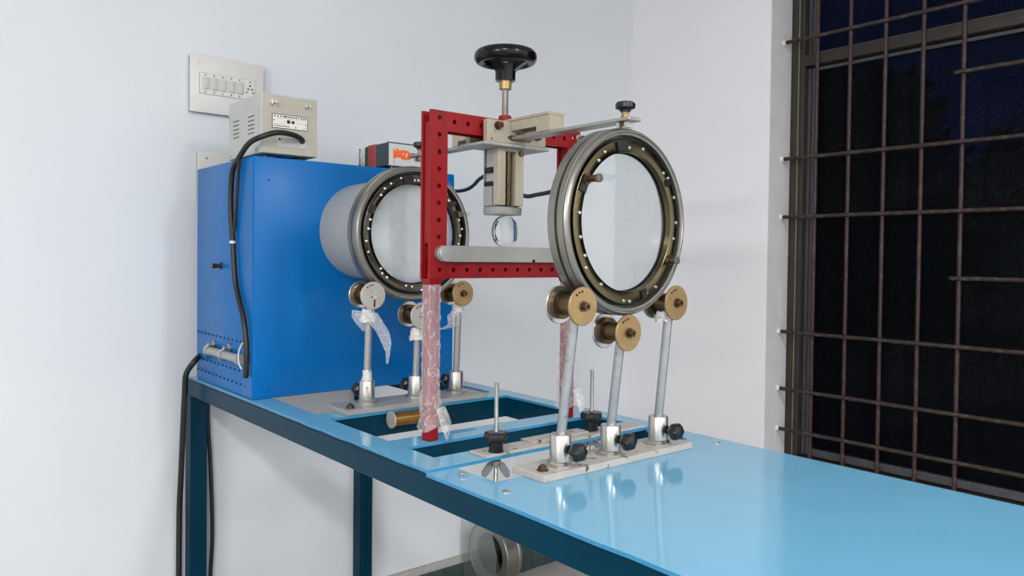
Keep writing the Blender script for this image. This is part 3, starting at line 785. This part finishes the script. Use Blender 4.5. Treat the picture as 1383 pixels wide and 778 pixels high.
# bright bar across the frame, in front of and between the plates
c = B()
arc = [(0.8945 + 0.0165 * math.cos(a), 1.3515 + 0.0165 * math.sin(a)) for a in [PI / 2 + PI * k / 12 for k in range(13)]]
c.prism(arc + [(1.205, 1.335), (1.205, 1.368)], YZX, -1.3055, -1.2935)
fb = c.build('front_bar', 'alu', fr)
B().lathe([(0, 0.0166), (0.0035, 0.0166), (0.0045, 0.0156), (0.0045, 0)], (-1.2935, 0.8985, 1.3515), 'X', 32).build('end_pad', 'alu', fb)
B().lathe([(0, 0.004), (0.0012, 0.004), (0.0012, 0)], (-1.2935, 1.135, 1.3375), 'X', 8).build('dark_spot', 'dark', fb)
B().box(-1.3325, -1.3155, 0.880, 1.274, 1.3370, 1.3665, 0.001, 1).build('support_bar', 'alu', fr)
# carriage on the top beam
ca = B()
ca.box(-1.300, -1.285, 0.995, 1.159, 1.5885, 1.6355, 0.001, 1); ca.box(-1.362, -1.347, 0.995, 1.159, 1.5885, 1.6355, 0.001, 1)
ca = ca.build('carriage', 'cream', fr)
B().box(-1.372, -1.280, 0.985, 1.165, 1.5815, 1.5880, 0.001, 1).build('carriage_floor', 'greyp', ca)
q = B(); q.lathe([(0, 0.009), (0.004, 0.009), (0.004, 0.0065), (0.014, 0.0065), (0.014, 0.0)], (-1.285, 1.0215, 1.6235), 'X', 14); q.build('bolt', 'bronze', ca)
q = B(); q.prism([(1.048, 1.6015), (1.058, 1.607), (1.110, 1.607), (1.118, 1.601), (1.112, 1.5955), (1.058, 1.5955)], YZX, -1.2852, -1.2842); q.build('slot', 'bronze', ca)
q = B(); q.lathe([(0, 0.009), (0.007, 0.010), (0.010, 0.007), (0.010, 0)], (-1.283, 1.130, 1.612), 'X', 12); q.build('bolt', 'bronze', ca)
q = B()
for yy, zz in ((1.006, 1.5945), (1.075, 1.612), (1.083, 1.613), (1.094, 1.610), (1.099, 1.603)): q.lathe([(0, 0.002), (0.0006, 0.002), (0.0006, 0)], (-1.285, yy, zz), 'X', 8)
q.build('paint_chips', 'dark', ca, kind='stuff')
# cream channel beam along the optical axis above the carriage, flat arm below it
bm_ = B()
bm_.box(-1.505, -1.165, 1.060, 1.064, 1.6165, 1.6365); bm_.box(-1.505, -1.165, 1.096, 1.100, 1.6165, 1.6365); bm_.box(-1.505, -1.165, 1.0575, 1.1025, 1.6367, 1.6425, 0.0008, 1)
bm_.box(-1.205, -1.165, 1.060, 1.100, 1.6045, 1.6165); bm_.box(-1.505, -1.455, 1.060, 1.100, 1.6045, 1.6165)
bm_.box(-1.169, -1.1655, 1.0645, 1.0955, 1.6165, 1.6365)
bm_ = bm_.build('channel_beam', 'cream', fr)
B().box(-1.700, -0.951, 1.060, 1.094, 1.5975, 1.6040, 0.001, 1).build('alignment_arm', 'alu', fr)
for xk in (-0.976, -1.668):
    k = B(); k.lathe([(-0.012, 0.0045), (0.018, 0.0045)], (xk, 1.077, 1.604), 'Z', 12); k.lathe([(0, 0.008), (0.007, 0.008)], (xk, 1.077, 1.604), 'Z', 6); k.lathe([(0.007, 0.006), (0.012, 0.007)], (xk, 1.077, 1.604), 'Z', 12)
    k = k.build('arm_screw', 'brass', fr)
    q = B(); q.lathe([(0.012, 0.009), (0.016, 0.0105), (0.018, 0.014)], (xk, 1.077, 1.604), 'Z', 24)
    q.lathe([(0.0175, 0.0145), (0.020, 0.0178), (0.028, 0.0180), (0.0305, 0.0150), (0.0315, 0)], (xk, 1.077, 1.604), 'Z', 48, lobes=(7, 0.05)); q.build('star_knob', 'black', k)
    q = B(); q.box(xk - 0.012, xk - 0.004, 1.066, 1.088, 1.5865, 1.5970); q.box(xk + 0.006, xk + 0.012, 1.068, 1.086, 1.5865, 1.5970); q.build('guide_pins', 'steel', k, smooth=0)
# vertical slide with two cream rails and the pressing jaw
sl = B(); sl.box(-1.352, -1.318, 1.044, 1.112, 1.455, 1.5812, 0.001, 1)
sl = sl.build('slide_block', 'greyp', fr)
for y0, y1 in ((1.037, 1.058), (1.087, 1.109)):
    B().box(-1.3178, -1.300, y0, y1, 1.458, 1.5812, 0.001, 1).build('slide_rail', 'cream', sl)
B().box(-1.316, -1.304, 1.066, 1.075, 1.458, 1.575, 0.001, 1).build('rack_bar', 'bronze', sl)
B().box(-1.3179, -1.3168, 1.0582, 1.0868, 1.458, 1.5744).build('slot_back', 'dark', sl, smooth=0)
B().box(-1.398, -1.3475, 1.000, 1.0595, 1.5885, 1.6000).build('shade_block', 'black', ca, smooth=0)  # black block added for the shade under the top beam, not a real part
B().box(-1.3178, -1.300, 1.058, 1.087, 1.5745, 1.5812).build('slide_cap', 'cream', sl)
q = B()
for z in (1.552, 1.531, 1.500, 1.479): q.box(-1.317, -1.303, 1.059, 1.065, z - 0.005, z + 0.005)
q.build('rack_teeth', 'dark', sl, smooth=0, kind='stuff')
q = B(); q.lathe([(0, 0.006), (0.006, 0.006), (0.006, 0)], (-1.300, 1.099, 1.572), 'X', 12); q.build('bolt', 'bronze', sl)
q = B(); q.box(-1.350, -1.322, 1.038, 1.0438, 1.529, 1.541); q.box(-1.350, -1.322, 1.038, 1.0438, 1.500, 1.510); q.build('black_band', 'dark', sl, smooth=0)
q = B(); q.box(-1.352, -1.322, 1.0385, 1.0438, 1.458, 1.4995); q.build('side_plate', 'alu', sl, smooth=0)
q = B(); q.box(-1.356, -1.353, 1.040, 1.060, 1.457, 1.5812); q.build('edge_strip', 'alu', sl, smooth=0)
jw = B(); jw.box(-1.354, -1.304, 1.038, 1.1085, 1.4375, 1.4558, 0.003, 2); jw.build('jaw', 'alu', fr)
# screw, red nut and handwheel
q = B(); hs = [(1.6425, 0.007)]
z = 1.6425
while z < 1.716: hs += [(z + 0.001, 0.0076), (z + 0.002, 0.0068)]; z += 0.002
hs += [(1.7665, 0.007), (1.7665, 0)]
q.lathe(hs, (-1.329, 1.077, 0), 'Z', 18); q.build('lead_screw', 'steel', fr)
q = B(); q.lathe([(1.6430, 0.0085), (1.6430, 0.0135), (1.645, 0.0145), (1.654, 0.0145), (1.656, 0.013), (1.656, 0.0085)], (-1.329, 1.077, 0), 'Z', 24); q.build('red_nut', 'red', fr)
q = B(); q.lathe([(1.714, 0.008), (1.714, 0.0135), (1.7325, 0.0140), (1.7325, 0.008)], (-1.329, 1.077, 0), 'Z', 24); q.build('brass_sleeve', 'brass', fr)
WZ = 1.784
hw = B()
tor = [(WZ + 0.0150 * math.sin(2 * PI * k / 18), 0.0570 + 0.0125 * math.cos(2 * PI * k / 18)) for k in range(18)]
hw.lathe(tor, (-1.329, 1.077, 0), 'Z', 72, closed=True)
hw = hw.build('handwheel', 'blackgloss', fr)
q = B(); q.lathe([(1.7325, 0.010), (1.7325, 0.0215), (1.735, 0.0222), (1.757, 0.0225), (1.767, 0.026), (1.767, 0.008)], (-1.329, 1.077, 0), 'Z', 36); q.build('hub', 'blackgloss', hw)
for k in range(3):
    a = 2 * PI * k / 3 + 0.75; ca_, sa_ = math.cos(a), math.sin(a)
    q = B(); cx_, cy_ = -1.329, 1.077
    prof = [(0.012, 1.748, 0.014), (0.024, 1.762, 0.0125), (0.040, 1.774, 0.011), (0.052, 1.780, 0.012)]
    vs = []
    for r, zz, w in prof:
        for dw, dz in ((-w, -0.005), (w, -0.005), (w * 0.8, 0.005), (-w * 0.8, 0.005)):
            vs.append((cx_ + r * ca_ - dw * sa_, cy_ + r * sa_ + dw * ca_, zz + dz))
    fs = [(3, 2, 1, 0), (12, 13, 14, 15)]
    for j in range(3):
        for i in range(4): fs.append((4 * j + i, 4 * j + (i + 1) % 4, 4 * j + 4 + (i + 1) % 4, 4 * j + 4 + i))
    q._new(vs, fs); q.build('spoke', 'blackgloss', hw, smooth=50)
q = B(); q.lathe([(1.7672, 0.008), (1.772, 0.008), (1.774, 0.005), (1.774, 0)], (-1.329, 1.077, 0), 'Z', 6); q.build('shaft_nut', 'steel', hw)
# bolts at the right top corner
q = B(); q.lathe([(0, 0.0075), (0.006, 0.0075), (0.006, 0.0048), (0.02, 0.0048), (0.02, 0)], (XF1, 1.276, 1.6265), 'X', 12); q.build('bolt', 'steel', fr)
q = B(); q.box(-1.336, -1.328, 1.150, 1.260, 1.6425, 1.6465, 0.001, 1); q.build('black_strip', 'black', fr)

# clear acrylic disc squeezed between jaw and bar
tag(B().lathe([(-0.0105, 0.0), (-0.0100, 0.010), (-0.0086, 0.020), (-0.0062, 0.029), (-0.0045, 0.0345), (-0.0038, 0.0353), (0.0038, 0.0353), (0.0045, 0.0345), (0.0062, 0.029), (0.0086, 0.020), (0.0100, 0.010), (0.0105, 0.0)], (-1.324, 1.077, 1.4020), 'X', 64).build('acrylic_disc', 'disc'), 'clear round acrylic disc gripped between the jaw and the bright bar of the red frame', 'disc')

# ------------------------------------------------------------------ clamp bar with two studs
cb = thing('clamp_bar', 'flat grey bar with two upright threaded studs and black star knobs across the table gap', 'clamp bar', (-1.163, 1.10, TL))
B().box(-1.190, -1.137, 0.886, 1.335, TL, TL + 0.0055, 0.001, 1).build('bar', 'chipgrey', cb)
B().box(-1.196, -1.160, 1.020, 1.180, TL + 0.0055, TL + 0.0085, 0.0005, 1).build('top_strip', 'chipgrey', cb)
for xs_, ys_ in ((-1.1515, 0.9205), (-1.1665, 1.1946)):
    st_ = B(); hs = []
    z = 0.915
    while z < 1.106: hs += [(z, 0.0044), (z + 0.0012, 0.0038)]; z += 0.0024
    st_.lathe(hs, (xs_, ys_, 0), 'Z', 12); st_ = st_.build('stud', 'steel', cb)
    k = B(); star_knob(k, (xs_, ys_, TL + 0.0056 + (0.003 if ys_ > 1 else 0)), 'Z', 0.0225, 0.017, 0.0135, 0.021, 5); k.build('star_knob', 'black', st_)
    w = B(); w.lathe([(-0.012, 0.009), (-0.001, 0.010)], (xs_, ys_, 0.9575), 'Z', 14)
    for s in (-1, 1):
        dy = Vector((0.638, 0.77, 0)) * s
        c0 = Vector((xs_, ys_, 0.9475)) + dy * 0.006
        n = Vector((-0.77, 0.638, 0)) * 0.0022
        pts = [(0.0, 0.008), (0.010, 0.004), (0.021, -0.012), (0.021, -0.021), (0.014, -0.024), (0.008, -0.018), (0.0, -0.006)]
        w.prism(pts, lambda u, v, t, c0=c0, dy=dy, n=n: c0 + dy * u + Vector((0, 0, v)) + n * t, -1, 1)
    w.build('wing_nut', 'wing', st_)

# ------------------------------------------------------------------ brass roller fixed inside the frame opening
br = thing('brass_roller', 'brass roller with flanges inside the table opening behind the wrapped red leg', 'roller', (-1.614, 1.04, 0.93))
q = B(); q.lathe([(0, 0.0), (0, 0.0165), (0.095, 0.0175), (0.100, 0.013), (0.120, 0.012), (0.126, 0.020), (0.137, 0.0205), (0.150, 0.016), (0.150, 0)], (-1.614, 0.968, 0.951), 'Y', 32); q.build('drum', 'oldbrass', br)
B().lathe([(-0.004, 0.0), (-0.004, 0.0205), (0.0, 0.0205), (0.0, 0.0)], (-1.614, 0.968, 0.951), 'Y', 32).build('end_disc', 'whiteflange', br)
B().box(-1.6398, -1.628, 1.070, 1.086, 0.930, 0.957).build('bracket', 'bronze', br, smooth=0)

# ------------------------------------------------------------------ beige supply box on the blue box
tx0, tx1, ty0, ty1, tz0, tz1 = -2.225, -1.9815, 0.7895, 0.946, 1.6125, 1.770
ps = thing('power_supply', 'beige metal power supply box with lettered label on top of the blue box', 'power supply', ((tx0 + tx1) / 2, (ty0 + ty1) / 2, bz1))
B().box(tx0, tx1 - 0.004, ty0, ty1, tz0, tz1, 0.0015, 1).build('case', 'beige2', ps)
B().box(tx1 - 0.0038, tx1, ty0 + 0.003, ty1 - 0.002, tz0 + 0.001, tz1 - 0.004, 0.0008, 1).build('front_panel', 'beige', ps)
q = B().box(tx0 + 0.02, tx0 + 0.045, ty0 + 0.02, ty0 + 0.045, bz1, tz0, 0.002, 1).build('foot', 'black', ps)
for d in ((0.17, 0, 0), (0, 0.09, 0), (0.17, 0.09, 0)): dup(q, d)
for yk, s in ((0.8195, 1.0), (0.914, 0.72)):
    q = B(); q.lathe([(0, 0.0105 * s), (0.003, 0.0105 * s), (0.003, 0.008 * s), (0.009, 0.008 * s), (0.010, 0.0045 * s), (0.020, 0.0045 * s), (0.020, 0)], (tx1, yk, 1.7465), 'X', 16)
    q.build('terminal_knob', 'steel', ps)
# upper label: white plate, black border and printed rows
lb_ = B().box(tx1, tx1 + 0.0008, 0.8165, 0.9165, 1.6805, 1.7185).build('label_plate', 'ink', ps, smooth=0)
B().box(tx1 + 0.0008, tx1 + 0.0011, 0.8182, 0.9148, 1.6822, 1.7168).build('label_face', 'label', lb_, smooth=0)
q = B(); rd = random.Random(11); xq = tx1 + 0.0011


def mark(q, y0, y1, z0, z1): q.box(xq, xq + 0.0003, y0, y1, z0, z1)


yq = 0.8215
for w in (0.004, 0.0, 0.003, 0.0, 0.003, 0.002, 0.008, 0.004, 0.004, 0.003, 0.004, 0.003, 0.003, 0.0, 0.004, 0.003, 0.004):
    if w > 0: mark(q, yq, yq + w, 1.7105 + (0 if w > 0.0025 else 0.001), 1.7145)
    yq += w + 0.0022 if w else 0.003
mark(q, 0.828, 0.912, 1.7070, 1.7075)
mark(q, 0.8575, 0.8665, 1.6955, 1.7045); mark(q, 0.8705, 0.8785, 1.6960, 1.7035); mark(q, 0.8505, 0.8525, 1.6990, 1.7015)
mark(q, 0.8205, 0.8235, 1.7000, 1.7030); mark(q, 0.9095, 0.9125, 1.6945, 1.6975)
mark(q, 0.8205, 0.853, 1.6925, 1.6930); mark(q, 0.880, 0.912, 1.6985, 1.6990)
mark(q, 0.8205, 0.8235, 1.6860, 1.6890)
yq = 0.8265
for k in range(9):
    w = rd.uniform(0.0025, 0.0042); mark(q, yq, yq + w, 1.6860, 1.6882); yq += w + 0.0009
mark(q, 0.880, 0.884, 1.6855, 1.6880); mark(q, 0.905, 0.907, 1.6852, 1.6875)
q.prism([(0.9075, 1.6845), (0.9085, 1.6845), (0.9135, 1.6900), (0.9125, 1.6900)], YZX, xq, xq + 0.0003)
q.build('label_print', 'ink', lb_, smooth=0, kind='stuff')
l2 = B().box(tx1, tx1 + 0.0006, 0.8305, 0.9125, 1.6325, 1.6625).build('rating_label', 'beige2', ps, smooth=0)
q = B(); xq = tx1 + 0.0006
for zq in (1.6555, 1.6505, 1.6450, 1.6410): mark(q, 0.843, 0.843 + rd.uniform(0.028, 0.05), zq, zq + 0.0008)
mark(q, 0.8305, 0.9125, 1.6620, 1.6625); mark(q, 0.8305, 0.9125, 1.6325, 1.6330); mark(q, 0.883, 0.890, 1.6380, 1.6395)
q.build('rating_print', 'greyink', l2, smooth=0, kind='stuff')
B().lathe([(0, 0.0032), (0.0012, 0.0032), (0.0012, 0)], (tx1, 0.8375, 1.652), 'X', 10).build('panel_hole', 'dark', ps)
q = B(); q.lathe([(0, 0.0085), (0.004, 0.008), (0.008, 0.006)], (tx1, 0.9005, 1.6535), 'X', 16); q.build('cable_gland', 'black', ps)
q0 = None
for x0_, zlist in ((-2.188, (1.7165, 1.7045, 1.693, 1.682, 1.671)), (-2.078, (1.7155, 1.7040, 1.6925, 1.682, 1.6705))):
    for zz in zlist:
        if q0 is None: q0 = B().box(x0_, x0_ + 0.044, ty0 - 0.0006, ty0 + 0.0004, zz - 0.0011, zz + 0.0011).build('vent_slit', 'dark', ps, smooth=0); p0 = (x0_, zz)
        else: dup(q0, (x0_ - p0[0], 0, zz - p0[1]))
for xx, zz in ((-2.004, 1.7235), (-2.216, 1.728), (-2.205, 1.624), (-2.022, 1.630)):
    B().lathe([(0, 0.0042), (-0.0015, 0.0038), (-0.002, 0.0)], (xx, ty0, zz), 'Y', 10).build('screw', 'steel', ps)

# ------------------------------------------------------------------ slate coloured instrument with orange mark
dv = thing('instrument_case', 'dark slate instrument with red band and orange mark on its pale panel', 'instrument', (-2.07, 1.235, bz1))
ix0, ix1, iy0, iy1, iz0, iz1 = -2.140, -2.000, 1.178, 1.292, 1.6135, 1.6815
B().box(-2.072, ix1 - 0.004, iy0, iy1, iz0, iz1, 0.001, 1).build('case', 'teal', dv)
B().box(-2.118, -2.0722, iy0 - 0.001, iy1, bz1 + 0.004, iz1 + 0.0015, 0.001, 1).build('red_band', 'redp', dv)
B().box(-2.145, -2.1182, iy0 + 0.001, iy1 - 0.001, bz1 + 0.004, iz1 + 0.001, 0.006, 2).build('green_back', 'green', dv)
B().box(ix1 - 0.0038, ix1, iy0 - 0.001, iy1 + 0.001, iz0 - 0.001, iz1 + 0.002).build('bezel', 'teal', dv, smooth=0)
pn = B().box(ix1, ix1 + 0.001, iy0 + 0.003, iy1 - 0.001, iz0 + 0.001, iz1 - 0.002).build('front_panel', 'faceg', dv, smooth=0)
q = B().box(-2.06, -2.04, iy0 + 0.01, iy0 + 0.03, bz1, iz0, 0.002, 1).build('foot', 'black', dv)
for d in ((0.045, 0, 0), (0, 0.075, 0), (0.045, 0.075, 0), (-0.075, 0, -0.0), (-0.075, 0.075, 0)): dup(q, d)
U = lambda px, py: (iy0 + 0.003 + (px - 590) / (1130 - 590) * 0.1165, iz1 - 0.002 - (py - 170) / 370 * 0.0655 + (px - 590) / 540 * 0.008)
q = B()
out = [(655, 262), (690, 290), (690, 262), (728, 258), (745, 285), (790, 284), (870, 290), (930, 322), (960, 338), (1046, 345), (1046, 398), (990, 405), (940, 436), (890, 452), (800, 442), (765, 412), (715, 405), (690, 424), (657, 424)]
q.prism([U(*p_) for p_ in out], YZX, ix1 + 0.001, ix1 + 0.0014); q.build('orange_mark', 'orange', pn, smooth=0)
q = B()
for sh in ([(672, 262), (680, 262), (718, 305), (710, 308)], [(730, 258), (738, 258), (785, 296), (776, 297)], [(800, 360), (822, 336), (832, 340), (812, 364)], [(858, 382), (866, 352), (892, 334), (898, 342), (878, 362), (876, 402), (866, 404)]):
    q.prism([U(*p_) for p_ in sh], YZX, ix1 + 0.0014, ix1 + 0.0017)
q.build('white_strokes', 'label', pn, smooth=0, kind='stuff')
q = B(); q.prism([U(*p_) for p_ in [(946, 330), (1050, 336), (1050, 348), (960, 344)]], YZX, ix1 + 0.0014, ix1 + 0.0018); q.build('dark_stroke', 'ink', pn, smooth=0)
B().lathe([(0, 0.002), (0.0006, 0.002), (0.0006, 0)], (ix1 + 0.001, *U(668, 478)), 'X', 8).build('panel_screw', 'ink', pn)

# folded card and paper slip lying on the blue box
cd = B(); cd.box(-2.252, -2.250, 1.218, 1.248, bz1, 1.6925)
cd = tag(cd.build('white_card', 'paper', smooth=0), 'white card with a column of print standing behind the slate instrument', 'card')
q = B(); rd = random.Random(5)
zq = 1.612
while zq < 1.686:
    hh = rd.uniform(0.004, 0.009); q.box(-2.250, -2.2495, 1.2195, 1.2195 + rd.uniform(0.002, 0.005), zq, zq + hh); zq += hh + 0.003
q.build('card_print', 'ink', cd, smooth=0, kind='stuff')
sp_ = B(); pts = [(-2.16, 1.02, bz1), (-2.16, 1.024, 1.6215), (-2.16, 1.080, 1.6245), (-2.16, 1.082, bz1)]
sp_.prism([(1.00, bz1 + 0.0001), (1.006, 1.6170), (1.0085, 1.6170), (1.075, 1.6205), (1.0765, 1.6205), (1.078, bz1 + 0.0001), (1.0755, bz1 + 0.0001), (1.0735, 1.6185), (1.009, 1.6150), (1.0025, bz1 + 0.0001)], YZX, -2.19, -2.12)
tag(sp_.build('folded_strip', 'paper', smooth=0), 'low folded pale strip lying on the blue box between the two instruments', 'strip')


# ------------------------------------------------------------------ switch boards
def switch_board(label, y0, z0, w, h, full):
    t = thing('switch_board', label, 'switch board', (XL, y0 + w / 2, z0), 0, 'switch boards on the left wall')
    B().box(XL, XL + 0.016, y0 + 0.002, y0 + w - 0.002, z0 + 0.002, z0 + h - 0.002).build('back_box', 'greyp', t, smooth=0)
    B().box(XL + 0.016, XL + 0.022, y0, y0 + w, z0, z0 + h, 0.002, 2).build('plate', 'plastic', t)
    s0 = None
    for dy, dz in ((0.027, 0.012), (w - 0.045, 0.012), (0.027, h - 0.022), (w - 0.045, h - 0.012)):
        p = (XL + 0.022, y0 + dy, z0 + dz)
        if s0 is None: s0 = B().lathe([(0, 0.0038), (0.0012, 0.0032), (0.0012, 0)], p, 'X', 10).build('screw', 'steel', t); p0 = p
        else: dup(s0, (0, p[1] - p0[1], p[2] - p0[2]))
    my0, mz1 = y0 + 0.028, z0 + h - 0.053
    mh, mw = 0.064, 0.176
    fr_ = B(); fr_.box(XL + 0.022, XL + 0.0228, my0 - 0.0012, my0 + mw + 0.0012, mz1 - mh - 0.0012, mz1 + 0.0012)
    fr_.build('module_gap', 'greyink', t, smooth=0)
    B().box(XL + 0.0228, XL + 0.0245, my0, my0 + mw, mz1 - mh, mz1).build('module_frame', 'plastic', t, smooth=0)
    dots = B()
    for k in range(5):
        yy = my0 + 0.009 + 0.0268 * k
        B().box(XL + 0.0245, XL + 0.029, yy, yy + 0.019, mz1 - 0.050, mz1 - 0.013, 0.0015, 2).build('switch', 'plastic2', t)
        for zz in (mz1 - 0.006, mz1 - 0.058): dots.lathe([(0, 0.0022), (0.0006, 0.0022), (0.0006, 0)], (XL + 0.0245, yy + 0.0085, zz), 'X', 8)
    sk_ = B().box(XL + 0.0245, XL + 0.026, my0 + 0.143, my0 + 0.173, mz1 - 0.060, mz1 - 0.004, 0.001, 1).build('socket', 'plastic', t)
    for dy, dz, r in ((0.158, 0.0085, 0.0024), (0.158, 0.020, 0.0032), (0.152, 0.031, 0.0030), (0.1645, 0.031, 0.0030), (0.147, 0.042, 0.0026), (0.168, 0.042, 0.0026)):
        dots.lathe([(0, r), (0.002, r), (0.002, 0)], (XL + 0.0245, my0 + dy, mz1 - dz), 'X', 8)
    dots.build('holes', 'ink', t, smooth=0, kind='stuff')
    return t


switch_board('white switch board with five rockers and a socket, the upper one on the wall', 0.763, 1.787, 0.233, 0.176, True)
switch_board('white switch board half hidden behind the blue box, the lower one on the wall', 0.787, 1.508, 0.233, 0.160, False)

# ------------------------------------------------------------------ cables
pc = thing('power_cable', 'thick black cable from the beige supply box down the side of the blue box', 'cable', (-2.05, 0.752, 1.0))
B().tube([(tx1 + 0.004, 0.9005, 1.6535), (-1.966, 0.890, 1.6570), (-1.950, 0.8596, 1.6624), (-1.940, 0.8148, 1.6620), (-1.945, 0.7776, 1.6489), (-1.985, 0.758, 1.6340), (-2.030, 0.749, 1.6014), (-2.0766, 0.7485, 1.5731), (-2.095, 0.7495, 1.510), (-2.0935, 0.7500, 1.450), (-2.0792, 0.7500, 1.380), (-2.0637, 0.7505, 1.279), (-2.0383, 0.7505, 1.2307), (-1.9986, 0.7500, 1.1745), (-1.979, 0.7500, 1.103), (-1.981, 0.7500, 1.040), (-1.986, 0.7505, 1.028)], 0.0072, 12, 6).build('sheath', 'cable', pc)
B().tube([(-2.030, 0.748, 1.598), (-2.0465, 0.751, 1.5463), (-2.058, 0.752, 1.490), (-2.0684, 0.752, 1.4392), (-2.079, 0.750, 1.390)], 0.0042, 10, 5).build('thin_lead', 'cable', pc)
B().lathe([(-0.0035, 0.0082), (0.0035, 0.0082)], (-2.0785, 0.7495, 1.378), 'Z', 16).build('white_tie', 'plastic', pc)
B().lathe([(-0.003, 0.0082), (0.003, 0.0082)], (-2.034, 0.750, 1.600), 'Z', 16).build('tan_tie', 'brass', pc)
B().tube([(-2.005, 0.7505, 1.115), (-2.010, 0.742, 1.09), (-2.006, 0.741, 1.062), (-1.99, 0.742, 1.048)], 0.0022, 8, 5).build('white_wire', 'plastic', pc)
tag(B().tube([(-2.383, by0 + 0.002, 1.040), (-2.366, 0.738, 1.022), (-2.40, 0.728, 0.985), (-2.413, 0.728, 0.93), (-2.425, 0.728, 0.85), (-2.450, 0.730, 0.70), (-2.486, 0.735, 0.55), (-2.490, 0.735, 0.40), (-2.490, 0.735, 0.25), (-2.47, 0.73, 0.10), (-2.46, 0.70, 0.0085), (-2.40, 0.60, 0.0085)], 0.0085, 12, 6).build('mains_cable', 'cable'), 'black cable hanging from the blue box in front of the left table leg', 'cable')
tag(B().tube([(-2.484, 0.8189, 0.9085), (-2.482, 0.820, 0.80), (-2.480, 0.826, 0.70), (-2.480, 0.832, 0.55), (-2.481, 0.834, 0.44), (-2.482, 0.829, 0.32), (-2.480, 0.826, 0.12), (-2.47, 0.83, 0.0065), (-2.40, 0.90, 0.0065)], 0.0062, 12, 6).build('hanging_cable', 'cable'), 'thin black cable hanging behind the left table leg against the wall', 'cable')
tag(B().tube([(-1.93, 1.335, 1.545), (-1.837, 1.32, 1.5371), (-1.76, 1.295, 1.5365), (-1.6985, 1.27, 1.5418), (-1.635, 1.24, 1.551), (-1.575, 1.22, 1.5565), (-1.51, 1.205, 1.556), (-1.46, 1.20, 1.520), (-1.4045, 1.20, 1.4925), (-1.36, 1.20, 1.4925), (-1.306, 1.205, 1.498), (-1.262, 1.23, 1.512), (-1.255, 1.262, 1.55), (-1.270, 1.274, 1.60), (-1.286, 1.276, 1.6265)], 0.0052, 10, 6).build('sagging_cable', 'cable'), 'black cable sagging behind the slide of the red frame', 'cable')

# ------------------------------------------------------------------ lens unit on the floor under the table
ln = thing('lens_unit', 'round glass and metal lens unit on the floor under the table', 'lens', (-2.34, 1.90, 0.0))
lx, ly, lz, LR = -2.345, 1.838, 0.195, 0.1235
B().lathe([(0, LR - 0.006), (0, LR - 0.001), (0.002, LR), (0.010, LR), (0.012, LR - 0.003), (0.06, LR - 0.003), (0.064, LR), (0.072, LR), (0.072, LR - 0.012), (0.010, LR - 0.014)], (lx, ly, lz), 'Y', 72, closed=True).build('barrel', 'hoop', ln)
B().lathe([(0.002, LR - 0.007), (0.006, LR - 0.007), (0.016, 0.080), (0.012, 0.078)], (lx, ly, lz), 'Y', 64, closed=True).build('bezel', 'steel', ln)
B().lathe([(0.004, 0.0), (0.007, 0.045), (0.013, 0.079), (0.020, 0.079), (0.026, 0.045), (0.028, 0.0)], (lx, ly, lz), 'Y', 64).build('lens', 'disc', ln)
B().lathe([(0.066, 0.0), (0.068, LR - 0.014), (0.070, 0.0)], (lx, ly, lz), 'Y', 48).build('back_plate', 'greyp', ln)
B().box(lx - 0.09, lx + 0.09, ly + 0.004, ly + 0.068, 0.0, 0.078, 0.003, 1).build('stand_block', 'greyp', ln)
cs = B(); cs.prism([(-2.474, 0.001), (-2.484, 0.14), (-2.488, 0.235), (-2.470, 0.30), (-2.44, 0.345), (-2.36, 0.352), (-2.30, 0.30), (-2.27, 0.20), (-2.28, 0.001)], XZY, 1.822, 1.824)
tag(cs.build('clear_sheet', 'clear', smooth=0), 'thin clear plastic sheet standing against the lens unit under the table', 'plastic sheet')
